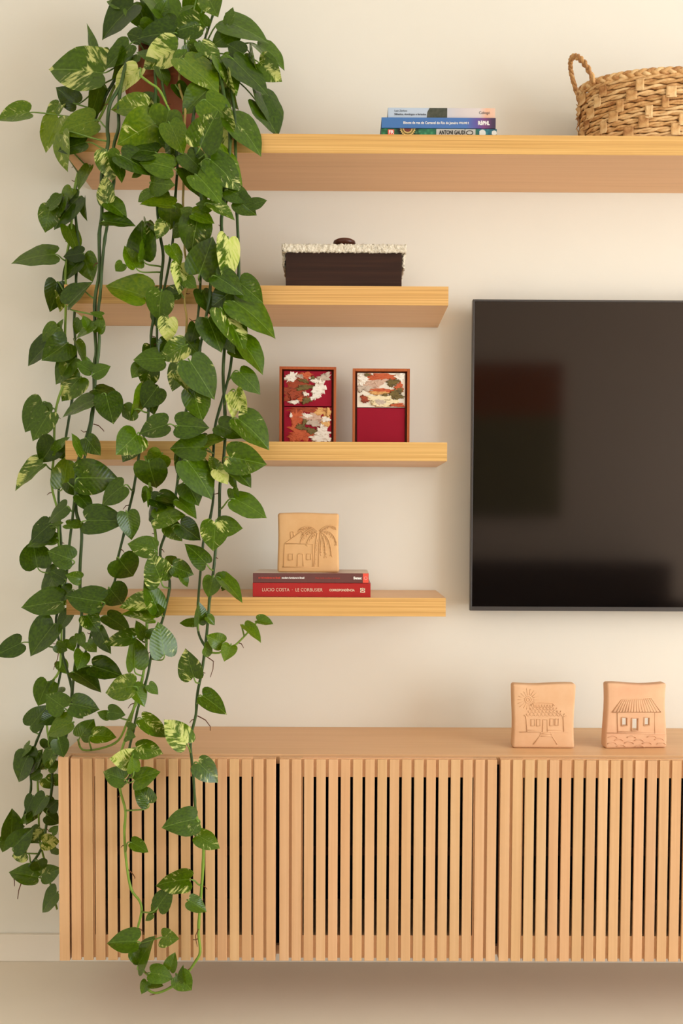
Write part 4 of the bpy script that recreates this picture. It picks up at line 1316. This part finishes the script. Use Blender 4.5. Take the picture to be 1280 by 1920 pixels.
# leaves: base px, tip px, apparent width px, variegation %, tone % (0 dark .. 100 yellowish), layer (- back, + front)
LEAVES = """
335 118 352 92 26 10 30 0|372 118 392 98 28 5 25 0|305 112 290 84 26 5 25 -1|400 125 425 118 24 10 30 0|352 84 372 108 30 20 30 1|318 84 300 108 26 10 35 1|255 118 240 98 24 5 25 0|410 140 396 165 24 5 30 1|300 30 318 8 26 5 40 -1|322 46 312 20 24 5 30 -1|385 50 368 30 26 5 25 -1
192 137 82 114 66 45 45 2|172 100 168 49 15 5 20 0|250 10 184 60 36 0 10 1|228 10 200 -3 16 10 30 0|247 18 292 58 32 0 45 -1|278 -4 298 45 28 0 50 -1|262 50 296 72 38 0 45 -1|264 70 236 60 26 0 15 -1|325 62 260 68 36 0 15 1|284 -6 336 62 42 0 50 1
372 46 319 58 44 35 25 2|368 -6 352 32 42 10 25 0|392 -2 408 40 42 35 50 1|343 25 366 10 8 95 70 1|424 40 503 72 34 5 25 0|426 44 434 15 16 10 45 1|440 60 396 82 32 0 20 0|456 101 426 80 32 0 15 1|482 85 536 125 18 5 40 0|486 118 524 154 44 50 35 1
438 112 503 171 32 0 15 1|468 100 481 166 22 30 55 -1|412 113 449 169 26 25 40 1|378 80 412 116 24 45 40 1|345 112 413 171 40 15 50 2|332 94 267 122 46 75 40 1|296 105 257 96 20 0 30 0|242 84 197 123 30 15 30 1|205 98 185 112 18 0 15 0|230 98 213 148 20 0 15 -1
259 130 215 174 28 90 45 1|187 158 176 223 24 0 12 0|143 194 109 170 36 10 15 0|112 195 87 230 18 45 45 0|54 211 -3 222 27 40 45 0|110 222 81 281 32 25 95 0|176 226 112 246 42 10 55 1|172 240 129 265 25 10 35 1|160 267 106 278 30 15 10 2|117 252 114 316 21 35 65 -1
272 205 210 198 38 50 50 2|290 200 252 178 38 35 25 1|288 232 226 272 66 25 55 3|290 285 228 272 28 10 10 2|316 208 294 264 58 0 50 3|312 245 308 277 28 20 30 2|318 232 345 283 44 10 55 4|386 172 343 212 44 10 40 2|386 188 441 229 50 8 50 3|376 274 406 211 58 30 15 3
414 215 428 278 40 75 40 2|435 222 496 279 38 20 35 2|425 145 438 206 22 65 40 0|490 175 532 241 25 0 15 1|482 192 523 250 34 0 20 2|445 135 473 142 11 0 10 0|430 105 414 114 16 45 45 0|300 128 315 160 20 20 40 -1|398 150 385 190 22 10 35 -1|330 160 352 190 24 5 25 -1
322 315 266 298 38 5 45 4|228 292 293 325 38 5 5 2|200 285 205 332 44 45 20 3|215 300 231 339 22 0 10 2|402 285 459 334 38 20 50 4|395 300 453 346 46 35 15 2|350 290 393 332 42 5 35 2|370 330 417 376 44 8 45 4|400 332 433 345 28 35 35 3|350 318 388 373 38 0 10 1
427 356 470 374 30 5 15 2|446 376 478 403 36 10 20 3|470 385 499 373 20 0 18 3|284 342 325 357 42 10 45 2|281 362 258 377 19 0 30 1|323 386 264 380 17 0 60 3|321 385 314 425 42 5 45 2|362 408 338 388 24 25 50 3|395 388 366 380 21 5 40 2|395 382 441 404 20 50 35 3
362 402 401 415 23 10 65 4|370 412 356 477 56 20 18 1|340 425 325 446 22 0 15 0|374 513 401 446 60 0 20 3|428 449 428 531 36 85 35 3|320 462 341 495 24 25 65 3|336 497 341 549 30 80 40 3|350 525 369 541 24 70 45 3|268 485 262 411 48 15 10 1|275 418 281 487 15 0 20 0
254 501 234 460 28 5 55 2|265 489 275 448 9 0 55 2|230 494 215 508 19 5 60 2|271 556 196 524 54 5 55 2|302 547 290 597 48 40 30 3|308 418 293 446 25 55 50 2|290 428 280 446 15 30 15 1|102 477 26 486 29 0 35 1|94 388 84 433 36 25 60 0|92 388 117 362 14 5 15 1
116 371 98 414 26 5 45 0|134 354 118 379 23 0 60 0|168 314 146 356 14 10 50 1|147 370 91 419 25 0 10 2|147 370 138 402 17 0 60 1|158 373 155 411 9 0 60 0|127 425 149 471 24 0 45 0|155 475 117 479 25 0 8 1|152 490 108 517 24 0 8 1|157 480 172 526 38 0 50 0
107 530 101 584 38 10 12 1|115 538 121 582 19 60 75 -1|148 545 113 549 22 0 12 1|129 571 171 528 25 0 15 2|200 377 193 328 29 55 45 1|203 380 239 403 27 15 30 1|196 415 252 419 21 0 8 2|262 325 247 332 9 40 45 1|405 518 456 546 38 5 20 3|449 530 491 566 44 12 22 3
442 540 395 576 46 0 5 1|440 566 522 617 48 8 30 3|112 618 118 598 9 5 20 0|108 615 79 646 28 15 55 0|97 641 49 680 27 0 12 0|126 643 90 679 48 10 35 1|141 672 94 711 34 5 12 2|126 682 118 711 25 35 55 0|151 707 111 747 44 60 30 1|143 640 158 681 13 45 40 1
172 696 143 679 25 5 20 2|177 700 206 687 25 20 25 2|165 690 163 669 15 35 50 0|183 622 190 592 19 0 10 0|166 616 160 591 17 60 35 0|176 611 142 633 14 5 25 1|191 591 169 584 11 0 8 0|178 730 224 738 17 0 12 0|199 742 208 793 48 5 20 2|173 751 114 775 22 10 30 1
80 755 46 809 44 20 20 0|92 774 61 825 42 25 25 1|103 827 76 869 45 8 15 1|101 846 131 820 13 0 18 2|80 871 27 914 23 55 30 1|155 852 139 813 14 0 45 2|162 822 186 853 32 5 10 2|112 850 119 861 13 0 10 0|315 598 313 640 34 95 40 3|305 672 250 673 40 0 25 2
312 638 302 668 25 0 8 1|347 648 299 671 40 55 35 3|264 684 250 708 25 0 55 1|282 690 267 726 36 35 25 2|337 685 321 732 36 50 25 2|357 678 402 745 56 15 25 4|330 703 374 743 26 70 40 3|363 732 376 788 48 25 30 3|270 727 255 791 21 5 60 1|294 727 265 764 44 5 12 2
313 796 260 811 38 30 25 3|251 768 221 780 32 25 25 2|256 815 233 851 52 40 40 4|333 798 390 801 46 0 18 3|410 798 457 817 36 0 20 3|447 786 510 831 46 22 35 3|442 735 457 776 30 90 50 3|428 745 441 784 16 95 50 2|449 698 488 735 36 5 30 3|452 639 498 694 32 0 25 2
426 627 437 664 20 20 35 2|434 655 466 670 19 10 40 2|416 580 469 650 46 50 30 4|390 598 416 658 50 15 20 3|366 608 359 641 26 0 8 1|345 633 377 667 38 0 35 0|381 838 318 838 46 5 22 4|380 833 420 820 19 25 60 3|430 857 498 869 56 35 25 4|303 852 275 880 42 5 60 1
279 867 285 921 56 0 28 3|352 866 403 929 50 12 25 4|406 883 393 853 22 40 60 3|352 885 378 903 34 0 15 2|352 908 376 946 46 0 10 2|435 878 473 909 29 0 18 2|408 880 426 905 30 90 55 3|435 890 440 919 13 70 55 2|436 917 442 947 19 85 55 2|441 936 501 964 36 5 28 3
409 986 453 990 36 10 30 2|404 980 398 1034 48 50 30 4|338 985 376 1010 38 10 8 2|316 985 341 1011 32 45 45 1|293 962 267 960 33 0 20 2|291 974 345 960 36 40 40 3|284 935 325 950 26 15 12 2|300 930 341 941 21 0 8 1|335 939 372 966 26 5 25 3|278 915 270 943 17 0 40 1
280 946 279 915 9 40 70 2|238 962 251 1009 38 0 15 3|288 1031 240 1017 38 35 40 3|224 1049 244 1089 56 0 10 3|206 1104 226 1140 48 0 5 2|302 1089 292 1041 50 55 30 3|318 1056 326 1043 22 10 20 1|325 1063 362 1076 32 15 25 3|340 1079 353 1099 15 5 25 2|386 1056 354 1017 32 0 28 3
399 1084 390 1120 32 0 30 3|408 1085 423 1073 15 0 15 2|413 1084 460 1121 20 0 30 3|416 1105 428 1100 7 0 10 2|295 1141 273 1089 34 8 20 3|290 1146 308 1140 24 15 25 2|279 1128 225 1137 32 60 35 4|286 1161 234 1141 23 25 60 3|118 913 131 854 48 18 60 1|147 896 217 894 62 25 10 2
231 911 185 940 36 0 20 3|147 929 173 957 24 0 10 1|163 976 235 972 52 8 15 3|125 983 162 985 15 10 45 1|168 992 192 997 7 50 50 1|93 984 54 1016 36 15 12 1|97 985 119 979 9 0 15 1|95 985 92 968 8 0 15 0|106 1009 79 1016 21 50 50 0|70 1063 53 1009 52 0 8 1
134 1049 89 1031 42 8 20 3|121 1085 94 1070 26 0 10 1|108 1069 80 1122 28 0 12 2|109 1099 91 1110 24 60 55 1|151 1085 129 1077 24 20 20 1|189 1128 121 1118 48 15 12 4|113 1128 43 1136 46 15 12 2|101 1171 58 1226 48 8 10 2|39 1206 -6 1228 36 0 8 1|131 1149 110 1181 21 5 15 1
164 1154 187 1182 34 45 20 2|187 1179 203 1226 21 0 15 2|251 1195 190 1200 28 50 30 3|252 1251 257 1193 36 0 28 3|174 1249 229 1264 38 10 12 1|139 1261 192 1290 30 10 10 2|155 1224 155 1249 28 0 50 1|129 1199 141 1216 23 30 35 1|149 1189 156 1216 17 10 30 1|164 1204 181 1222 22 60 45 1
105 1209 122 1223 22 35 35 0|89 1279 70 1323 40 5 25 1|91 1295 102 1273 9 0 20 1|120 1327 81 1304 42 25 40 2|137 1320 185 1329 42 18 18 2|58 1361 87 1323 36 0 15 0|101 1340 81 1351 28 0 5 0|134 1355 85 1377 36 0 55 3|151 1381 172 1351 36 0 50 2|140 1335 156 1346 16 5 40 1
205 1343 184 1333 17 0 30 2|205 1335 236 1338 27 8 35 3|175 1379 217 1380 28 35 45 3|249 1287 193 1292 44 40 45 4|249 1288 275 1319 28 10 40 3|279 1284 297 1301 19 35 40 2|271 1196 261 1162 20 30 50 2|279 1196 293 1179 22 5 40 2|308 1227 300 1167 46 40 35 4|366 1168 337 1163 15 0 12 1
372 1169 376 1130 21 5 25 2|388 1157 403 1171 15 30 35 1|416 1206 391 1190 30 5 50 2|383 1214 399 1227 26 0 15 2|432 1211 425 1235 27 0 60 2|458 1173 491 1201 17 5 50 2|482 1163 512 1168 15 0 55 2|363 1269 348 1217 42 40 28 3|380 1305 427 1336 34 8 30 2|349 1394 310 1349 44 60 40 2
267 1348 315 1379 28 45 30 3|256 1402 305 1403 32 35 40 3|240 1365 257 1359 18 20 40 2|238 1379 254 1376 21 5 35 2|250 1426 213 1419 38 85 60 3|251 1446 253 1414 22 5 55 4|232 1461 193 1448 36 5 40 3|253 1463 297 1441 34 5 50 3|278 1506 256 1470 34 15 25 1|372 1431 411 1462 40 35 18 3
366 1536 314 1535 50 10 25 3|371 1567 413 1586 30 35 35 3|247 1580 279 1595 22 20 40 2|354 1649 293 1649 40 45 35 3|296 1700 318 1663 34 0 40 3|293 1695 285 1714 13 5 45 2|286 1714 272 1725 13 25 45 2|355 1689 388 1708 28 25 30 3|256 1765 201 1763 42 18 40 4|259 1810 285 1753 28 0 35 2
249 1784 262 1808 22 40 45 2|305 1757 335 1752 32 40 50 3|318 1818 327 1789 24 5 40 2|283 1824 324 1830 32 5 35 3|281 1846 306 1847 15 90 55 2|275 1840 268 1856 19 5 45 2|334 1829 360 1858 36 5 50 3|345 1841 337 1814 11 0 55 4|55 1397 32 1419 13 5 35 1|52 1419 24 1467 36 0 10 1
72 1411 51 1453 25 0 12 2|110 1387 119 1421 30 0 8 1|90 1389 79 1411 26 0 8 0|76 1449 54 1461 21 55 45 0|85 1459 96 1482 26 40 45 0|90 1441 106 1429 22 35 25 1|62 1494 49 1522 22 0 8 1|85 1494 60 1526 26 0 10 2|91 1516 110 1499 26 0 12 1|90 1529 108 1549 26 0 8 1
21 1567 25 1518 36 10 18 1|36 1545 29 1557 19 5 30 0|25 1589 58 1555 40 10 15 2|15 1570 8 1593 24 45 35 0|49 1600 19 1607 28 65 35 1|76 1554 61 1577 28 50 40 0|80 1580 107 1584 28 70 45 1|70 1614 72 1639 30 0 12 1|79 1641 113 1629 32 25 35 2|71 1645 17 1634 38 15 45 2
106 1674 73 1712 28 0 35 2|60 1534 34 1541 15 15 35 0|97 1561 109 1549 15 45 45 1|96 1345 120 1330 22 0 8 -1|110 1300 95 1290 26 10 20 -1|128 1110 118 1135 26 40 45 -1|112 1240 126 1262 22 10 20 -1|100 1410 84 1440 24 35 35 -1|112 1455 100 1475 22 30 25 -1|84 1500 98 1530 24 20 20 -1
64 1430 76 1405 20 20 30 -1|106 1590 92 1605 22 45 35 -1|55 1560 44 1585 20 20 30 -1|110 1370 96 1395 24 10 12 -1|128 905 146 930 26 5 15 -1|300 360 310 395 26 5 20 -1|410 350 425 380 26 5 18 -1|380 545 400 590 30 5 10 -1|385 880 400 910 26 5 18 -1|150 600 140 625 18 20 40 -1
"""
OUT = [(0, 0, 0), (-0.09, 0.13, 0.01), (-0.125, 0.25, 0.035), (-0.095, 0.37, 0.07), (-0.005, 0.455, 0.12), (0.12, 0.495, 0.2), (0.26, 0.50, 0.3), (0.40, 0.477, 0.42),
       (0.54, 0.418, 0.54), (0.67, 0.330, 0.66), (0.79, 0.222, 0.78), (0.89, 0.112, 0.88), (0.955, 0.040, 0.95), (1.0, 0.0, 1.0)]
PX = 838.0


def build_leaf(bx, by, tx, ty, w, va, tone, Y, rnd, sign):
    """leaf mesh in room coordinates; returns (verts, faces, uvs)"""
    b = at(bx, by, Y)
    tip = at(tx, ty, Y)
    ax = tip - b
    la = ax.length
    wa = w * (2.446 + Y) / F_PX
    L = max(la, wa / 0.88)
    dep = math.sqrt(max(0.0, L * L - la * la)) * sign
    dep += la * rnd.uniform(-0.22, 0.12)
    d = (ax + Vector((0, dep, 0)))
    L = d.length
    d.normalize()
    view = (b - CAM).normalized()
    nrm = -view
    nrm = (nrm - d * nrm.dot(d)).normalized()
    side = d.cross(nrm).normalized()
    W = L * rnd.uniform(0.80, 0.88)
    c = min(1.0, wa / W)
    phi = math.acos(max(0.30, c)) * 0.92
    if c < 0.30:
        W = wa / 0.30
    W = max(W, wa * 1.02) * 1.10
    L *= 1.03
    up = side.z
    sg = 1 if up > 0 else -1          # roll so that the upper face looks upward
    if abs(up) < 0.35:
        sg = rnd.choice((-1, 1))
    R = Matrix.Rotation(-sg * phi if False else sg * phi, 3, d)
    n2 = R @ nrm
    if abs(up) >= 0.35 and n2.z < (Matrix.Rotation(-sg * phi, 3, d) @ nrm).z:
        R = Matrix.Rotation(-sg * phi, 3, d)
        n2 = R @ nrm
    s2 = R @ side
    fold = rnd.uniform(0.05, 0.40)
    droop = rnd.uniform(0.06, 0.36)
    curl = rnd.uniform(-0.22, 0.22)
    wav = rnd.uniform(0.0, 0.035)
    wp = rnd.uniform(0, 6.28)
    asym = rnd.uniform(-0.06, 0.06)
    bend = rnd.uniform(-0.08, 0.08)
    verts, uvs, faces = [], [], []
    nI = len(OUT)
    K = 4
    idx = {}

    def put(u, s):
        z = fold * abs(s) * 1.0 - droop * u * u * 0.9 - 0.55 * s * s * (1 - fold * 2) * 0.55 + curl * s * u + wav * math.sin(wp + 11 * u) * abs(s) * 2
        side_off = s * (1 + (asym if s > 0 else -asym)) * W + bend * u * u * L * 0.6
        verts.append(b + d * (u * L) + s2 * side_off + n2 * (z * L * 0.8))
        uvs.append(((u + 0.3) / 1.4, s + 0.5))
        return len(verts) - 1

    for i, (ou, os, mu) in enumerate(OUT):
        idx[(i, 0)] = put(mu, 0.0)
        for sd in (-1, 1):
            for k in range(1, K):
                if os == 0 and i in (0, nI - 1):
                    idx[(i, sd * k)] = idx[(i, 0)]
                    continue
                f = k / (K - 1)
                idx[(i, sd * k)] = put(mu + (ou - mu) * f, sd * os * f)
    for i in range(nI - 1):
        for k in range(-(K - 1), K - 1):
            q = [idx[(i, k)], idx[(i, k + 1)], idx[(i + 1, k + 1)], idx[(i + 1, k)]]
            qq = []
            for v in q:
                if v not in qq:
                    qq.append(v)
            if len(qq) > 2:
                faces.append(tuple(qq))
    return verts, faces, uvs


BOXES = [((-0.004, -SH_D - 0.004, z - SH_T - 0.004), (x1, 0.0, z + 0.004)) for z, x1 in zip(SH_Z, SH_X1)]
BOXES.append(((CB_X0 - 0.004, -CB_D - 0.006, CB_ZB - 0.004), (CB_X1, 0, CB_ZT + 0.003)))


def hits(verts):
    for p in verts:
        if p.y > -0.006:
            return True
        for a, b in BOXES:
            if a[0] < p.x < b[0] and a[1] < p.y < b[1] and a[2] < p.z < b[2]:
                return True
    return False


def leaf_depth(bx, by, lay, rnd):
    near = sorted(VP, key=lambda q: (q[0] - bx) ** 2 + (q[1] - by - 6) ** 2)[0]
    dist = math.hypot(near[0] - bx, near[1] - by)
    if by < 300 and not (by > 235 and dist < 25):
        ex = (bx - 335) / 175.0
        ey = min(1.0, max(0.0, (by + 20) / 150.0))
        Y = -0.155 - 0.125 * max(0.0, 1 - ex * ex) * ey - 0.02 * (by > 200)
    else:
        Y = near[2] - 0.006
    return Y - 0.010 * lay - rnd.uniform(0, 0.006), near, dist


rnd = random.Random(21)
recs = [[float(q) for q in rec.split()] for rec in LEAVES.replace('\n', '|').split('|') if rec.strip()]
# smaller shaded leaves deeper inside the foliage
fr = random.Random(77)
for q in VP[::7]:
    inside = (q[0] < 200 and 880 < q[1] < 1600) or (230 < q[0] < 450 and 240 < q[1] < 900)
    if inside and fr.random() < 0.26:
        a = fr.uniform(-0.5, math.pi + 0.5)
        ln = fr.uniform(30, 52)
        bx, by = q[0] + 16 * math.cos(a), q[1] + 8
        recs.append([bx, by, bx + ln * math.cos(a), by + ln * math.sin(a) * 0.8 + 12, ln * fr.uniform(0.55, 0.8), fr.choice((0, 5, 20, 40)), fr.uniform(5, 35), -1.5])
recs = [r for r in recs if not (r[0] > 95 and r[1] > 1400 and r[0] < 190 and r[7] < -1)]
order = sorted(range(len(recs)), key=lambda i: -math.hypot(recs[i][0] - recs[i][2], recs[i][1] - recs[i][3]) * recs[i][4])
single = set(order[:300])
rest = MB()
rest_uv = []
for li, rec in enumerate(recs):
    bx, by, tx, ty, w, va, tone, lay = rec
    Y, near, dist = leaf_depth(bx, by, lay, rnd)
    sign = 1 if rnd.random() < 0.6 else -1
    st = rnd.getstate()
    for tr in range(14):
        rnd.setstate(st)
        V, Fc, UV = build_leaf(bx, by, tx, ty, w, va, tone, Y, rnd, sign)
        if not hits(V):
            break
        Y -= 0.014
    b = at(bx, by, Y)
    if li not in single:
        rest.add(V, Fc)
        rest_uv += UV
        continue
    me = bpy.data.meshes.new('leaf')
    me.from_pydata([tuple(v - b) for v in V], [], Fc)
    ul = me.uv_layers.new(name='leaf')
    for lp in me.loops:
        ul.data[lp.index].uv = UV[lp.vertex_index]
    for p in me.polygons:
        p.use_smooth = True
    me.materials.append(M['leaf'])
    o = bpy.data.objects.new('leaf', me)
    COL.objects.link(o)
    o.parent = plant
    o.location = b - PO
    o['variegation'] = va / 100.0
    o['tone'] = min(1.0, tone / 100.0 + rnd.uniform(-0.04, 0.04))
    # petiole from the stem (or the pot) to the leaf base
    if by < 245 and dist > 22 and not (bx < 120):
        root = Vector((pc.x + (bx - 329) / PX * 0.45, POT_Y + (Y - POT_Y) * 0.35, PO.z + ph_ * 0.93))
        rise = 0.05
    else:
        cand = [q for q in VP if q[1] < by + 30 and abs(q[1] - by - 8) < 75] or VP
        nn = sorted(cand, key=lambda q: abs(q[0] - bx) + 0.7 * abs(q[1] - by - 12) + 400 * abs(q[2] - Y))[0]
        root = nn[3].copy()
        rise = -0.004
    dv = b - root
    if 0.004 < dv.length < 0.26:
        back = (b - at(tx, ty, Y)).normalized()
        c1 = root + dv * 0.45 + Vector((0, -0.006, rise))
        c2 = b + back * min(0.02, dv.length * 0.4)
        pts = []
        for k in range(9):
            t = k / 8
            pts.append((1 - t) ** 3 * root + 3 * (1 - t) ** 2 * t * c1 + 3 * (1 - t) * t * t * c2 + t ** 3 * b)
        pts = [p if not hits([p]) else Vector((p.x, min(p.y, -0.26), p.z)) for p in pts]
        mb = MB()
        mb.tube([p - b for p in pts], [0.0021 - 0.0006 * k / 8 for k in range(9)], 5)
        mb.build('petiole', 'petiole', o, smooth=True)

if rest.v:
    o0 = Vector(rest.v[0])
    me = bpy.data.meshes.new('small_leaves')
    me.from_pydata([tuple(Vector(v) - o0) for v in rest.v], [], rest.f)
    ul = me.uv_layers.new(name='leaf')
    for lp in me.loops:
        ul.data[lp.index].uv = rest_uv[lp.vertex_index]
    for p in me.polygons:
        p.use_smooth = True
    me.materials.append(M['leaf'])
    o = bpy.data.objects.new('small_leaves', me)
    COL.objects.link(o)
    o.parent = plant
    o.location = o0 - PO
    o['variegation'] = 0.2
    o['tone'] = 0.35
    o['kind'] = 'stuff'
    print('leaves', len(recs))
